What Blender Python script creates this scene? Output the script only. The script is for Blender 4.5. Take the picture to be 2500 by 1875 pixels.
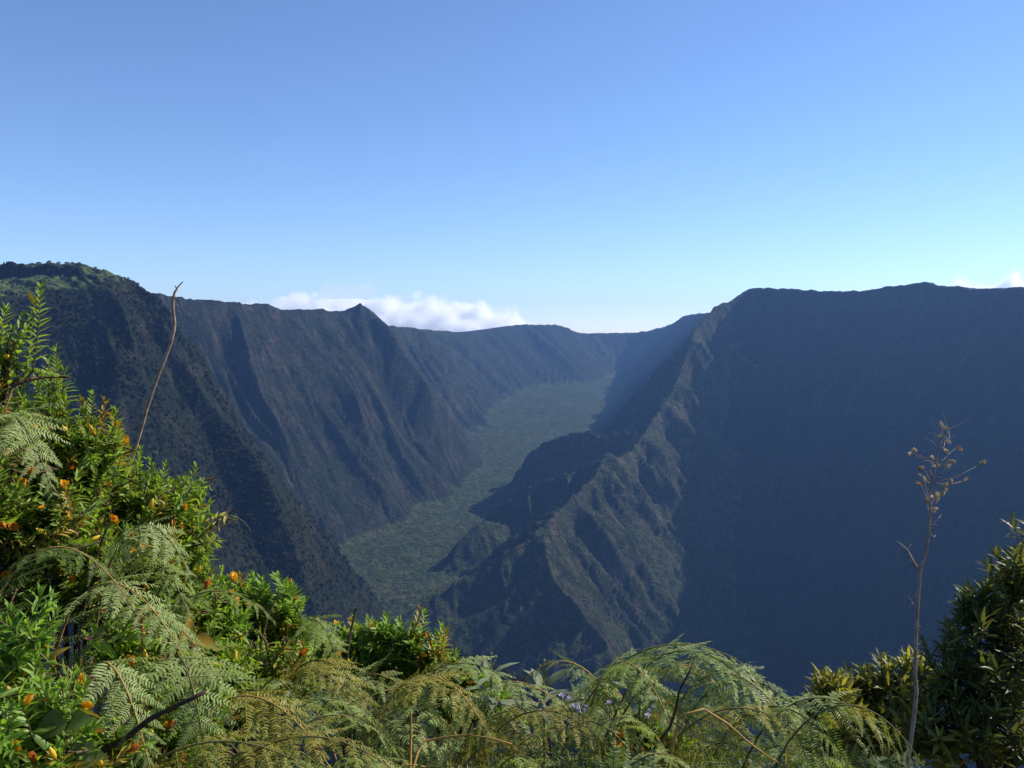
import bpy, math, random
import numpy as np
from mathutils import Vector, Matrix, Quaternion

for _o in list(bpy.data.objects):
    bpy.data.objects.remove(_o, do_unlink=True)
scene = bpy.context.scene
COL = scene.collection
rng = np.random.default_rng(7)
random.seed(7)

# ------------------------------------------------------------------ camera
F = 887.0 / 1024.0
PITCH = math.atan(54.0 / 887.0)
cam_d = bpy.data.cameras.new('camera')
cam_d.sensor_width = 36.0
cam_d.lens = 36.0 * F
cam_d.clip_start = 0.05
cam_d.clip_end = 60000.0
cam = bpy.data.objects.new('camera', cam_d)
COL.objects.link(cam)
cam.location = (0, 0, 0)
cam.rotation_euler = (math.radians(90) - PITCH, 0, 0)
scene.camera = cam

# ------------------------------------------------------------------ light
SUN_EL = math.radians(38.5)
SUN_AZ = math.radians(22.0)            # measured from +X (right) towards +Y (ahead)
sun_vec = Vector((math.cos(SUN_EL) * math.cos(SUN_AZ), math.cos(SUN_EL) * math.sin(SUN_AZ), math.sin(SUN_EL)))
world = bpy.data.worlds.new('World')
scene.world = world
world.use_nodes = True
wn = world.node_tree
wn.nodes.clear()
sky = wn.nodes.new('ShaderNodeTexSky')
sky.sky_type = 'NISHITA'
sky.sun_disc = False
sky.sun_elevation = SUN_EL
sky.sun_rotation = math.atan2(sun_vec.x, sun_vec.y)
sky.altitude = 1400.0
sky.air_density = 1.0
sky.dust_density = 0.0
sky.ozone_density = 5.0
bg = wn.nodes.new('ShaderNodeBackground')
bg.inputs['Strength'].default_value = 0.101
wo = wn.nodes.new('ShaderNodeOutputWorld')
tint = wn.nodes.new('ShaderNodeMix')          # the photograph's cool white balance
tint.data_type = 'RGBA'
tint.blend_type = 'MULTIPLY'
tint.inputs[0].default_value = 1.0
tint.inputs[7].default_value = (1.02, 1.03, 1.13, 1.0)
wn.links.new(sky.outputs[0], tint.inputs[6])
wn.links.new(tint.outputs[2], bg.inputs['Color'])
wn.links.new(bg.outputs[0], wo.inputs['Surface'])
sl = bpy.data.lights.new('sun', 'SUN')
sl.energy = 5.0
sl.angle = math.radians(0.53)
sl.color = (1.0, 0.93, 0.82)
so = bpy.data.objects.new('sun', sl)
COL.objects.link(so)
so.location = sun_vec * 200
so.rotation_euler = sun_vec.to_track_quat('Z', 'Y').to_euler()

vs = scene.view_settings
scene.display_settings.display_device = 'sRGB'
vs.view_transform = 'Standard'
vs.look = 'None'
vs.gamma = 1.0
vs.use_curve_mapping = False
vs.exposure = 0.58
cy = scene.cycles
cy.use_denoising = True
cy.max_bounces = 26
cy.diffuse_bounces = 2
cy.glossy_bounces = 1
cy.transmission_bounces = 2
cy.transparent_max_bounces = 12
cy.volume_bounces = 24
cy.use_adaptive_sampling = True
cy.adaptive_threshold = 0.015

# ------------------------------------------------------------------ helpers
CP, SP = math.cos(PITCH), math.sin(PITCH)


def P(px, py, D):
    """the real point seen in the 1024 x 768 picture at (px, py) at ground distance D"""
    u, v = (px - 512.0) / 887.0, (384.0 - py) / 887.0
    x, y, z = u, CP + SP * v, -SP + CP * v
    k = D / y
    return Vector((x * k, y * k, z * k))


def proj(p):
    d = CP * p[1] - SP * p[2]
    return 512 + 887 * p[0] / d, 384 - 887 * (SP * p[1] + CP * p[2]) / d


def mesh_np(name, V, Fq, mat=None, smooth=True, attrs=None):
    """mesh from numpy arrays; Fq is an int array (n,3) or (n,4)"""
    me = bpy.data.meshes.new(name)
    V = np.asarray(V, dtype=np.float32)
    Fq = np.asarray(Fq, dtype=np.int32)
    n, k = Fq.shape
    me.vertices.add(len(V))
    me.vertices.foreach_set('co', V.ravel())
    me.loops.add(n * k)
    me.loops.foreach_set('vertex_index', Fq.ravel())
    me.polygons.add(n)
    me.polygons.foreach_set('loop_start', np.arange(0, n * k, k, dtype=np.int32))
    me.polygons.foreach_set('loop_total', np.full(n, k, dtype=np.int32))
    if smooth:
        me.polygons.foreach_set('use_smooth', np.ones(n, dtype=bool))
    if attrs:
        for an, arr in attrs.items():
            a = me.attributes.new(an, 'FLOAT', 'POINT')
            a.data.foreach_set('value', np.asarray(arr, dtype=np.float32))
    me.update(calc_edges=True)
    if mat:
        me.materials.append(mat)
    return me


def link(name, me, parent=None, mw=None):
    o = bpy.data.objects.new(name, me)
    COL.objects.link(o)
    if parent is not None:
        o.parent = parent
    if mw is not None:
        o.matrix_local = mw
    return o


def tag(o, label=None, cat=None, group=None, kind=None):
    if label:
        o['label'] = label
    if cat:
        o['category'] = cat
    if group:
        o['group'] = group
    if kind:
        o['kind'] = kind
    return o


def root(name, loc, label, cat, group=None):
    e = bpy.data.objects.new(name, None)
    COL.objects.link(e)
    e.empty_display_size = 0.05
    e.location = loc
    return tag(e, label, cat, group)


def _h(ix, iy, seed):
    n = (ix.astype(np.int64) * 374761393 + iy.astype(np.int64) * 668265263 + seed * 974711) & 0xFFFFFFFF
    n = ((n ^ (n >> 13)) * 1274126177) & 0xFFFFFFFF
    n = n ^ (n >> 16)
    return (n & 0xFFFF).astype(np.float32) / 65535.0


def vnoise(x, y, seed=0):
    """smooth noise in -1..1"""
    ix, iy = np.floor(x), np.floor(y)
    fx, fy = (x - ix).astype(np.float32), (y - iy).astype(np.float32)
    fx = fx * fx * fx * (fx * (fx * 6 - 15) + 10)
    fy = fy * fy * fy * (fy * (fy * 6 - 15) + 10)
    a, b = _h(ix, iy, seed), _h(ix + 1, iy, seed)
    c, d = _h(ix, iy + 1, seed), _h(ix + 1, iy + 1, seed)
    return (a + (b - a) * fx + (c - a) * fy + (a - b - c + d) * fx * fy) * 2 - 1


def fbm(x, y, seed=0, octaves=4):
    s, a, t = 0, 1.0, 0.0
    for i in range(octaves):
        s = s + a * vnoise(x * 2 ** i + 17.3 * i, y * 2 ** i - 9.1 * i, seed + i)
        t += a
        a *= 0.5
    return s / t


# ------------------------------------------------------------------ material helpers
def new_mat(name):
    m = bpy.data.materials.new(name)
    m.use_nodes = True
    nt = m.node_tree
    nt.nodes.clear()
    return m, nt, nt.nodes.new('ShaderNodeOutputMaterial')


def node(nt, kind, **kw):
    n = nt.nodes.new(kind)
    for k, v in kw.items():
        if k.startswith('i_'):
            n.inputs[k[2:].replace('_', ' ')].default_value = v
        else:
            setattr(n, k, v)
    return n


def mixc(nt, fac, a, b):
    n = nt.nodes.new('ShaderNodeMix')
    n.data_type = 'RGBA'
    for sock, val in ((n.inputs[0], fac), (n.inputs[6], a), (n.inputs[7], b)):
        if hasattr(val, 'is_linked'):
            nt.links.new(val, sock)
        elif isinstance(val, (int, float)):
            sock.default_value = val
        else:
            sock.default_value = (*val, 1.0)
    return n.outputs[2]


def ramp(nt, val, lo, hi):
    n = nt.nodes.new('ShaderNodeMapRange')
    n.interpolation_type = 'SMOOTHSTEP'
    nt.links.new(val, n.inputs[0])
    n.inputs[1].default_value = lo
    n.inputs[2].default_value = hi
    return n.outputs[0]


def noise(nt, vec, scale, detail=4, rough=0.55):
    n = nt.nodes.new('ShaderNodeTexNoise')
    n.inputs['Scale'].default_value = scale
    n.inputs['Detail'].default_value = detail
    n.inputs['Roughness'].default_value = rough
    if vec is not None:
        nt.links.new(vec, n.inputs['Vector'])
    return n.outputs[0]


def terrain_mat(name, veg_a, veg_b, rock, rock_amt, dry, grass=None, bump=1.0):
    """slope vegetation over rock: everything from position noise and the slope of the surface"""
    m, nt, out = new_mat(name)
    geo = nt.nodes.new('ShaderNodeNewGeometry')
    pos = geo.outputs['Position']
    n1 = noise(nt, pos, 0.009, 5, 0.6)
    n2 = noise(nt, pos, 0.06, 5, 0.7)
    n3 = noise(nt, pos, 0.02, 4, 0.6)
    c = mixc(nt, ramp(nt, n1, 0.38, 0.62), veg_a, veg_b)
    c = mixc(nt, ramp(nt, n2, 0.35, 0.68), c, tuple(0.45 * x for x in veg_a))
    st = nt.nodes.new('ShaderNodeMapping')
    nt.links.new(pos, st.inputs[0])
    st.inputs['Scale'].default_value = (0.03, 0.03, 0.006)
    n4 = noise(nt, st.outputs[0], 1.0, 5, 0.65)
    c = mixc(nt, ramp(nt, n3, 0.5, 0.72), c, dry)
    rk = nt.nodes.new('ShaderNodeMath')
    rk.operation = 'MULTIPLY'
    nt.links.new(ramp(nt, n4, 0.53 - 0.12 * rock_amt, 0.72 - 0.1 * rock_amt), rk.inputs[0])
    at = nt.nodes.new('ShaderNodeAttribute')
    at.attribute_name = 'rock'
    nt.links.new(at.outputs['Fac'], rk.inputs[1])
    c = mixc(nt, rk.outputs[0], c, rock)
    if grass:
        ag = nt.nodes.new('ShaderNodeAttribute')
        ag.attribute_name = 'field'
        c = mixc(nt, ag.outputs['Fac'], c, grass)
    vor = nt.nodes.new('ShaderNodeTexVoronoi')
    vor.inputs['Scale'].default_value = 0.16
    nt.links.new(pos, vor.inputs['Vector'])
    v2 = nt.nodes.new('ShaderNodeTexVoronoi')           # every crown or bush has its own tone
    v2.inputs['Scale'].default_value = 0.11
    v2.inputs['Randomness'].default_value = 1.0
    nt.links.new(pos, v2.inputs['Vector'])
    sepc = nt.nodes.new('ShaderNodeSeparateColor')
    nt.links.new(v2.outputs['Color'], sepc.inputs[0])
    hv_ = nt.nodes.new('ShaderNodeHueSaturation')
    tone = nt.nodes.new('ShaderNodeMapRange')
    nt.links.new(sepc.outputs[0], tone.inputs[0])
    tone.inputs[3].default_value = 0.60
    tone.inputs[4].default_value = 1.42
    nt.links.new(tone.outputs[0], hv_.inputs['Value'])
    nt.links.new(c, hv_.inputs['Color'])
    c = hv_.outputs[0]
    b1 = node(nt, 'ShaderNodeBump', invert=True)
    b1.inputs['Strength'].default_value = 0.8 * bump
    b1.inputs['Distance'].default_value = 5.0
    nt.links.new(vor.outputs['Distance'], b1.inputs['Height'])
    b2 = node(nt, 'ShaderNodeBump')
    b2.inputs['Strength'].default_value = 1.0
    b2.inputs['Distance'].default_value = 9.0 * bump
    nt.links.new(noise(nt, pos, 0.085, 7, 0.72), b2.inputs['Height'])
    nt.links.new(b1.outputs[0], b2.inputs['Normal'])
    d = nt.nodes.new('ShaderNodeBsdfPrincipled')
    d.inputs['Roughness'].default_value = 0.9
    d.inputs['Specular IOR Level'].default_value = 0.1
    nt.links.new(c, d.inputs['Base Color'])
    nt.links.new(b2.outputs[0], d.inputs['Normal'])
    nt.links.new(d.outputs[0], out.inputs['Surface'])
    return m


# ------------------------------------------------------------------ the valley: one height function
def catmull(pts, sub=4):
    p = np.array(pts, float)
    p = np.vstack([2 * p[0] - p[1], p, 2 * p[-1] - p[-2]])
    o = []
    for i in range(1, len(p) - 2):
        for k in range(sub):
            t = k / sub
            a, b, c, d = p[i - 1], p[i], p[i + 1], p[i + 2]
            o.append(0.5 * (2 * b + (c - a) * t + (2 * a - 5 * b + 4 * c - d) * t ** 2 + (3 * b - a - 3 * c + d) * t ** 3))
    o.append(p[-2])
    return np.array(o)


class Ridge:
    """a crest line in 3D with a slope on either side; flutes run down the fall line"""

    def __init__(self, pts, seed, gully=1.0, back=None, sub=3, lam=150.0, rough=1.0, start=60.0, crest=3.0):
        self.crest = crest
        # pts: (px, py, D, slope of right side, slope of left side)
        q = []
        for px, py, D, sr, sl_ in pts:
            w = P(px, py, D)
            q.append((w.x, w.y, w.z, sr, sl_))
        self.c = catmull(q, sub)
        self.seed, self.gully, self.lam, self.back, self.rough, self.start = seed, gully, lam, back, rough, start

    def height(self, X, Y):
        best = np.full(X.shape, 1e18)
        zc, sl_, side, ss, over = (np.zeros(X.shape) for _ in range(5))
        s0 = 0.0
        for a, b in zip(self.c[:-1], self.c[1:]):
            dx, dy = b[0] - a[0], b[1] - a[1]
            L2 = dx * dx + dy * dy + 1e-9
            t = np.clip(((X - a[0]) * dx + (Y - a[1]) * dy) / L2, 0, 1)
            ex, ey = X - a[0] - t * dx, Y - a[1] - t * dy
            d2 = ex * ex + ey * ey
            m = d2 < best
            best = np.where(m, d2, best)
            L = math.sqrt(L2)
            sd = np.where(dx * ey - dy * ex < 0, 1.0, -1.0)      # +1: right of the line
            zc = np.where(m, a[2] + t * (b[2] - a[2]), zc)
            sl_ = np.where(m, np.where(sd > 0, a[3] + t * (b[3] - a[3]), a[4] + t * (b[4] - a[4])), sl_)
            side = np.where(m, sd, side)
            ss = np.where(m, s0 + t * L, ss)
            s0 += L
            al = ((X - a[0]) * dx + (Y - a[1]) * dy) / L
            over = np.where(m, np.maximum(np.maximum(-al, al - L), 0) if len(self.c) == 2 else (np.maximum(-al, 0) if a is self.c[0] or (a == self.c[0]).all() else (np.maximum(al - L, 0) if (b == self.c[-1]).all() else 0.0)), over)
        d = np.sqrt(best)
        self.d = d
        self.side = side
        sg = ss + side * 5000.0
        wx = sg + 45 * vnoise(sg / 170.0, d / 190.0, self.seed + 3)
        am = np.clip(d / self.start, 0, 1)
        la = self.lam
        g = 0
        for lam, A in ((la, 0.27), (la * 0.42, 0.27), (la * 0.19, 0.27), (la * 0.085, 0.22)):
            r = 1 - np.abs(vnoise(wx / lam, d / (lam * 5.0), self.seed + int(lam)))
            g = g + A * lam * (0.62 - r) * 1.5
        g = g * am * self.gully
        deff = np.maximum(d + g, d * 0.25)
        zc = zc + self.crest * (0.9 * vnoise(ss / 70, ss * 0 + 3, self.seed + 21) + 0.7 * vnoise(ss / 27, ss * 0 + 7, self.seed + 22) + 0.5 * vnoise(ss / 11, ss * 0 + 1, self.seed + 23))
        z = zc - sl_ * deff
        if self.back is not None:
            zb = zc + self.back(d, X, Y)
            z = np.where(side == self.back_side, zb - 1.0 * over, z)
        z = z + self.rough * np.clip(d / 15, 0.7, 1) * (3.0 * vnoise(X / 17, Y / 17, self.seed + 9) + 2.4 * vnoise(X / 8, Y / 8, self.seed + 8))
        return z

    back_side = -1.0


def plateau_back(rise, cap, fall):
    def f(d, X, Y):
        return np.minimum(rise * d, cap) - fall * np.maximum(d - cap / max(rise, 1e-3), 0) + 3 * fbm(X / 120, Y / 120, 77) * np.clip(d / 60, 0, 1)
    return f


def flat_back(fall):
    return lambda d, X, Y: -fall * d + 2.0 * fbm(X / 90, Y / 90, 5) * np.clip(d / 60, 0, 1)


# near plateau on the left with its cliff (right side of the line is the cliff)
near_rim = Ridge([(-620, 330, 700, 1.25, 0.2), (-330, 318, 900, 1.25, 0.2), (-120, 306, 1120, 1.25, 0.2), (0, 299, 1290, 1.3, 0.2), (60, 293, 1350, 1.35, 0.2),
                  (108, 287, 1400, 1.4, 0.2), (128, 282, 1480, 1.5, 0.2), (130, 283, 1600, 1.5, 0.2), (80, 300, 2050, 1.5, 0.2)],
                 11, gully=1.15, back=plateau_back(0.40, 31, 0.03), lam=120, start=45)
near_rib = Ridge([(129, 284, 1560, 1.8, 1.5), (139, 294, 1500, 1.9, 1.5), (160, 319, 1460, 1.7, 1.4), (180, 356, 1430, 1.6, 1.3), (204, 393, 1400, 1.6, 1.3),
                  (234, 430, 1370, 1.5, 1.25), (260, 463, 1340, 1.9, 1.2), (276, 500, 1320, 2.0, 1.1), (297, 551, 1300, 2.1, 1.1),
                  (314, 606, 1290, 2.2, 1.1), (338, 660, 1280, 2.2, 1.1), (400, 720, 1270, 2.0, 1.1)], 23, gully=0.8, lam=110, start=90)
# the long wall on the left
long_wall = Ridge([(60, 300, 1950, 1.3, 0.1), (146, 293, 2300, 1.3, 0.1), (190, 299, 2420, 1.3, 0.1), (236, 302, 2540, 1.3, 0.1), (262, 304, 2640, 1.3, 0.1), (287, 309.5, 2740, 1.3, 0.1),
                   (319, 309, 2860, 1.3, 0.1), (342, 313, 2960, 1.35, 0.1), (360, 311, 3030, 1.4, 0.2), (372, 316, 3080, 1.4, 0.1),
                   (389, 325.5, 3300, 1.45, 0.1)], 41, gully=1.5, back=flat_back(0.08), lam=135, crest=4.0)
wall_rib = Ridge([(360, 305, 3030, 1.5, 1.5), (389, 327, 2990, 1.6, 1.4), (403, 352, 2960, 1.6, 1.35), (421, 375, 2930, 1.5, 1.3), (431, 394, 2900, 1.5, 1.3),
                  (438, 430, 2880, 1.9, 1.3), (446, 462, 2850, 2.0, 1.3)], 43, gully=0.8, lam=120, start=60)
wall_rib2 = Ridge([(300, 372, 2560, 1.4, 1.5), (322, 430, 2500, 1.4, 1.6), (345, 480, 2460, 1.4, 1.6), (372, 525, 2440, 1.4, 1.6)], 45, gully=0.8, lam=90, start=40)
wall_rib3 = Ridge([(240, 352, 2430, 1.3, 1.7), (262, 400, 2380, 1.3, 1.7), (283, 450, 2330, 1.3, 1.7), (318, 520, 2260, 1.3, 1.6)], 47, gully=0.8, lam=90, start=40)
peak = Ridge([(336, 312.5, 3000, 1.4, 1.0), (346, 308.5, 3010, 1.4, 1.0), (353, 305.5, 3015, 1.4, 1.0), (360, 302.5, 3020, 1.5, 1.0), (366, 306, 3030, 1.5, 1.0), (374, 312, 3050, 1.5, 1.0), (382, 319.5, 3080, 1.5, 1.0), (390, 327, 3120, 1.5, 1.0)], 44, gully=0.8, sub=1, lam=60, start=60, crest=1.0)
wall_butt = Ridge([(398, 440, 2720, 1.6, 1.6), (408, 480, 2650, 2.0, 2.0), (415, 512, 2590, 2.4, 2.4)], 48, gully=0.6, lam=60, start=30)
# the far wall and the head of the valley
far_wall = Ridge([(372, 327, 3250, 1.5, 0.08), (389, 326.5, 3500, 1.5, 0.08), (415, 328.5, 4000, 1.2, 0.08), (444, 331, 4600, 0.95, 0.08), (481, 331.5, 5000, 0.82, 0.06), (500, 328.5, 5180, 0.75, 0.06),
                  (518, 325.3, 5300, 0.7, 0.05), (553, 324.3, 5500, 0.68, 0.05), (568, 329, 5650, 0.8, 0.05), (583, 333, 5800, 0.7, 0.05), (612, 332.5, 5850, 0.7, 0.05),
                  (639, 332, 5800, 1.0, 0.05), (655, 328.5, 5650, 1.0, 0.05), (671, 324, 5500, 1.1, 0.05), (685, 316, 5100, 1.1, 0.05), (698, 313.5, 4700, 1.1, 0.05),
                  (716, 312, 4000, 1.2, 0.05), (745, 295, 3300, 1.2, 0.05)], 53, gully=1.4, back=flat_back(0.09), lam=170, crest=3.0)
# the big shaded wall on the right
right_wall = Ridge([(706, 314.5, 3150, 1.4, 0.1), (733, 303, 3020, 1.4, 0.1), (741, 297.5, 2990, 1.4, 0.1), (750, 290, 2950, 1.4, 0.1), (758, 288, 2920, 1.4, 0.1), (800, 289.5, 2800, 1.3, 0.1), (850, 291.5, 2680, 1.25, 0.1),
                    (880, 288, 2600, 1.2, 0.1), (915, 283.5, 2520, 1.2, 0.1), (926, 282, 2490, 1.2, 0.1), (936, 285, 2470, 1.2, 0.1), (962, 286, 2400, 1.2, 0.1),
                    (975, 289.5, 2360, 1.2, 0.1), (1024, 287.5, 2200, 1.2, 0.1), (1150, 290, 1900, 1.2, 0.1), (1350, 285, 1550, 1.2, 0.1), (1700, 280, 1150, 1.2, 0.1), (2300, 275, 800, 1.2, 0.1)],
                   61, gully=1.2, back=flat_back(0.10), lam=160, crest=2.0)
# the spur that comes down from the corner of that wall
spur = Ridge([(750, 290, 2950, 1.1, 1.1), (722, 305, 2900, 1.15, 1.2), (700, 322, 2840, 1.2, 1.25), (688, 350, 2740, 1.25, 1.25), (674, 386, 2640, 1.25, 1.2), (660, 410, 2540, 1.2, 1.15), (646, 431, 2440, 1.2, 1.1),
              (622, 456, 2300, 1.0, 1.22), (607, 455, 2230, 0.88, 1.22), (593, 479, 2140, 0.82, 1.22), (570, 500, 2040, 0.76, 1.22), (549, 521, 1955, 0.74, 1.22), (544, 541, 1890, 0.76, 1.22),
              (552, 573, 1820, 0.8, 1.22), (574, 604, 1750, 0.82, 1.22), (598, 628, 1700, 0.9, 1.22), (612, 655, 1650, 1.0, 1.22), (640, 705, 1560, 1.0, 1.22)], 71, gully=1.9, lam=85, start=30, crest=6.0)
spur_b = Ridge([(607, 457, 2230, 1.2, 1.15), (575, 468, 2240, 1.2, 1.15), (545, 478, 2250, 1.2, 1.15), (522, 492, 2250, 1.2, 1.15), (502, 506, 2250, 1.2, 1.15), (484, 520, 2250, 1.2, 1.15)], 73, gully=1.4, lam=80, start=30, crest=7.0)
spur_f = Ridge([(516, 531, 2190, 1.3, 1.2), (502, 524, 2165, 1.3, 1.2), (489, 520, 2138, 1.3, 1.2), (476, 524, 2112, 1.3, 1.2), (464, 535, 2090, 1.3, 1.2), (453, 554, 2065, 1.3, 1.2), (440, 578, 2040, 1.3, 1.2)], 74, gully=1.0, lam=50, start=30, crest=3.0)
spur_c = Ridge([(546, 523, 1950, 1.1, 1.35), (520, 545, 1900, 1.1, 1.35), (480, 570, 1870, 1.1, 1.35), (445, 590, 1850, 1.1, 1.35), (415, 610, 1830, 1.1, 1.35)], 75, gully=1.2, lam=80, start=30, crest=5.0)
spur_e = Ridge([(646, 431, 2440, 1.1, 1.1), (612, 434, 2500, 1.1, 1.15), (575, 434, 2590, 1.1, 1.2), (548, 442, 2640, 1.1, 1.2), (528, 452, 2680, 1.1, 1.2)], 78, gully=1.3, lam=90, start=30, crest=10.0)
# a closer green shoulder under the viewpoint
shoulder = Ridge([(330, 672, 1080, 0.9, 0.9), (395, 648, 1050, 0.9, 0.8), (430, 643, 1030, 0.9, 0.8), (455, 648, 1000, 0.9, 0.8), (480, 659, 970, 0.9, 0.8), (530, 680, 920, 0.9, 0.8), (620, 730, 850, 0.9, 0.8), (760, 800, 780, 0.9, 0.8)],
                 81, gully=0.7, lam=70, start=30)


def floor_h(X, Y):
    ys = [0, 1300, 1700, 1800, 1900, 2300, 2700, 3500, 4200, 4800, 5600, 9000]
    zs = [-950, -900, -700, -610, -585, -545, -512, -434, -365, -312, -250, -200]
    z = np.interp(Y, ys, zs)
    z = z - 260 * np.clip((X - 20) / 300, 0, 1) * np.clip((2600 - Y) / 500, 0, 1)
    return z + 7 * fbm(X / 160, Y / 160, 91, 4) + 1.8 * vnoise(X / 11, Y / 11, 3) + 1.0 * vnoise(X / 5, Y / 5, 4)


def near_h(X, Y):
    """the slope the viewer stands on"""
    z = -1.65 - 0.62 * np.maximum(Y - 1.2, 0) - 0.25 * np.maximum(Y - 12, 0)
    z = z + 0.10 * np.maximum(-Y, 0) - 0.12 * np.maximum(-Y - 6, 0)
    lx = np.maximum(-X - 0.5, 0)
    z = z + 0.42 * np.minimum(lx, 3.0) + 0.10 * np.maximum(lx - 3.0, 0) - 0.22 * np.maximum(X - 0.8, 0)
    w = np.clip((np.hypot(X, Y) - 3) / 30, 0, 1)
    return z + 0.08 * fbm(X / 0.7, Y / 0.7, 31, 3) + w * 2.0 * fbm(X / 18, Y / 18, 33, 3)


PARTS = [
    ('valley_floor', [floor_h]),
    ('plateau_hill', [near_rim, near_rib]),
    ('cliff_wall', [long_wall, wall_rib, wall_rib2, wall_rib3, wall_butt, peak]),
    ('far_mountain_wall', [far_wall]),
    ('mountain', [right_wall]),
    ('mountain_spur', [spur, spur_b, spur_c, spur_e, spur_f]),
    ('hillside', [shoulder, near_h]),
]
Ridge.__call__ = Ridge.height


def terrain(X, Y):
    hs = []
    for _, fs in PARTS:
        h = None
        for f in fs:
            z = f(X, Y)
            h = z if h is None else np.maximum(h, z)
        hs.append(h)
    hs = np.array(hs)
    own = hs.argmax(0)
    mx = hs.max(0)
    k = 15.0
    z = mx + k * np.log(np.exp(np.clip((hs - mx) / k, -30, 0)).sum(0))
    return np.maximum(z, -960.0), own


NU, ND = 900, 860
uu = np.interp(np.linspace(0, 1, NU), [0, 0.04, 0.94, 1.0], [-0.95, -0.63, 0.63, 1.25])
Dd = np.exp(np.linspace(math.log(95.0), math.log(7600.0), ND))
# more rows where the walls are
tt = np.linspace(0, 1, ND)
Dd = np.exp(np.interp(tt, [0, 0.10, 0.86, 1.0], np.log([95.0, 800.0, 4200.0, 7600.0])))
UU, DD = np.meshgrid(uu, Dd)
GX, GY = UU * DD, DD
GZ, OWN = terrain(GX, GY)
# slope for the rock mask
gzx = np.gradient(GZ, axis=1) / np.gradient(GX, axis=1)
gzy = (np.gradient(GZ, axis=0) - gzx * np.gradient(GX, axis=0)) / np.gradient(GY, axis=0)
SLOPE = np.hypot(gzx, gzy)
ROCK = np.clip((SLOPE - 0.9) / 0.9, 0, 1)
DRN = near_rim.d if hasattr(near_rim, 'd') else None
near_rim.height(GX, GY)
on_top = (OWN == 1) & (near_rim.side < 0) & (SLOPE < 0.7)
fn = fbm(GX / 70, GY / 25, 55, 3)
FIELD = np.where(on_top & (near_rim.d < 260), np.clip((near_rim.d - 14) / 10, 0, 1) * np.clip((fn + 0.25) * 3, 0, 0.32), 0)
FIELD = np.where(on_top, np.maximum(FIELD, np.clip((near_rim.d - 12) / 6, 0, 1) * np.clip((95 - near_rim.d) / 12, 0, 1) * np.clip((GX + 860) / 60, 0, 1) * np.clip((-632 - GX) / 20, 0, 1) * np.clip((fn + 0.75) * 3, 0, 1)), FIELD)

MAT = {
    'valley_floor': terrain_mat('valley_scrub', (0.034, 0.054, 0.016), (0.050, 0.058, 0.022), (0.068, 0.060, 0.045), 0.3, (0.060, 0.060, 0.026), bump=0.9),
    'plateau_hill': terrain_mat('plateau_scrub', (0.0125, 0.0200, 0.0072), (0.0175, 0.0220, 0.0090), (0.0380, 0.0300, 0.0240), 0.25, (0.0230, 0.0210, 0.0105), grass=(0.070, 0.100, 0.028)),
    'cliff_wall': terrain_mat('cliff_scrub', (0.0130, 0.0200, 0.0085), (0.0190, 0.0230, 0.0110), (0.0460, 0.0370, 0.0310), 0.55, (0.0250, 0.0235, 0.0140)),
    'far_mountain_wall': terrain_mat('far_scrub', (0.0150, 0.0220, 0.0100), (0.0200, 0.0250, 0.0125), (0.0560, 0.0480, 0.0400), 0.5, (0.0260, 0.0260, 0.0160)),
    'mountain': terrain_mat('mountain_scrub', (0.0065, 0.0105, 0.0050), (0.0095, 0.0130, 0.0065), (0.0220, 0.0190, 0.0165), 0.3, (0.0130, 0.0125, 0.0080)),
    'mountain_spur': terrain_mat('spur_scrub', (0.030, 0.044, 0.018), (0.039, 0.048, 0.021), (0.070, 0.054, 0.043), 0.5, (0.042, 0.041, 0.022)),
    'hillside': terrain_mat('hillside_scrub', (0.0203, 0.0292, 0.0090), (0.0248, 0.0338, 0.0108), (0.0450, 0.0360, 0.0270), 0.3, (0.0315, 0.0315, 0.0135)),
}
idx = np.arange(NU * ND).reshape(ND, NU)
quads = np.stack([idx[:-1, :-1], idx[:-1, 1:], idx[1:, 1:], idx[1:, :-1]], -1).reshape(-1, 4)
qown = OWN[:-1, :-1].ravel()
Vall = np.stack([GX, GY, GZ], -1).reshape(-1, 3)
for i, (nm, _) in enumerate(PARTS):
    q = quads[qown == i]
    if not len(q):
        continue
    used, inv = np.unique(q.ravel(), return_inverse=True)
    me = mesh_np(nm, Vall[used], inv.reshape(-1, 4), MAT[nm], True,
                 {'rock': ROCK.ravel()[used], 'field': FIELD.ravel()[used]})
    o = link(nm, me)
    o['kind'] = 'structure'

# near ground under the plants and the viewer
gx, gy = np.meshgrid(np.linspace(-125, 125, 251), np.linspace(-60, 98, 160))
gz = near_h(gx, gy)
gi = np.arange(gx.size).reshape(gx.shape)
gq = np.stack([gi[:-1, :-1], gi[:-1, 1:], gi[1:, 1:], gi[1:, :-1]], -1).reshape(-1, 4)
me = mesh_np('ground', np.stack([gx, gy, gz], -1).reshape(-1, 3), gq, None, True)
m, nt, out = new_mat('leaf_litter_soil')
geo = nt.nodes.new('ShaderNodeNewGeometry')
c = mixc(nt, noise(nt, geo.outputs['Position'], 3.0, 6, 0.7), (0.018, 0.014, 0.008), (0.055, 0.045, 0.022))
d = nt.nodes.new('ShaderNodeBsdfPrincipled')
d.inputs['Roughness'].default_value = 0.95
nt.links.new(c, d.inputs['Base Color'])
bp = node(nt, 'ShaderNodeBump')
bp.inputs['Distance'].default_value = 0.05
nt.links.new(noise(nt, geo.outputs['Position'], 14.0, 6, 0.7), bp.inputs['Height'])
nt.links.new(bp.outputs[0], d.inputs['Normal'])
nt.links.new(d.outputs[0], out.inputs['Surface'])
me.materials.append(m)
o = link('ground', me)
o['kind'] = 'structure'

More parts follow.
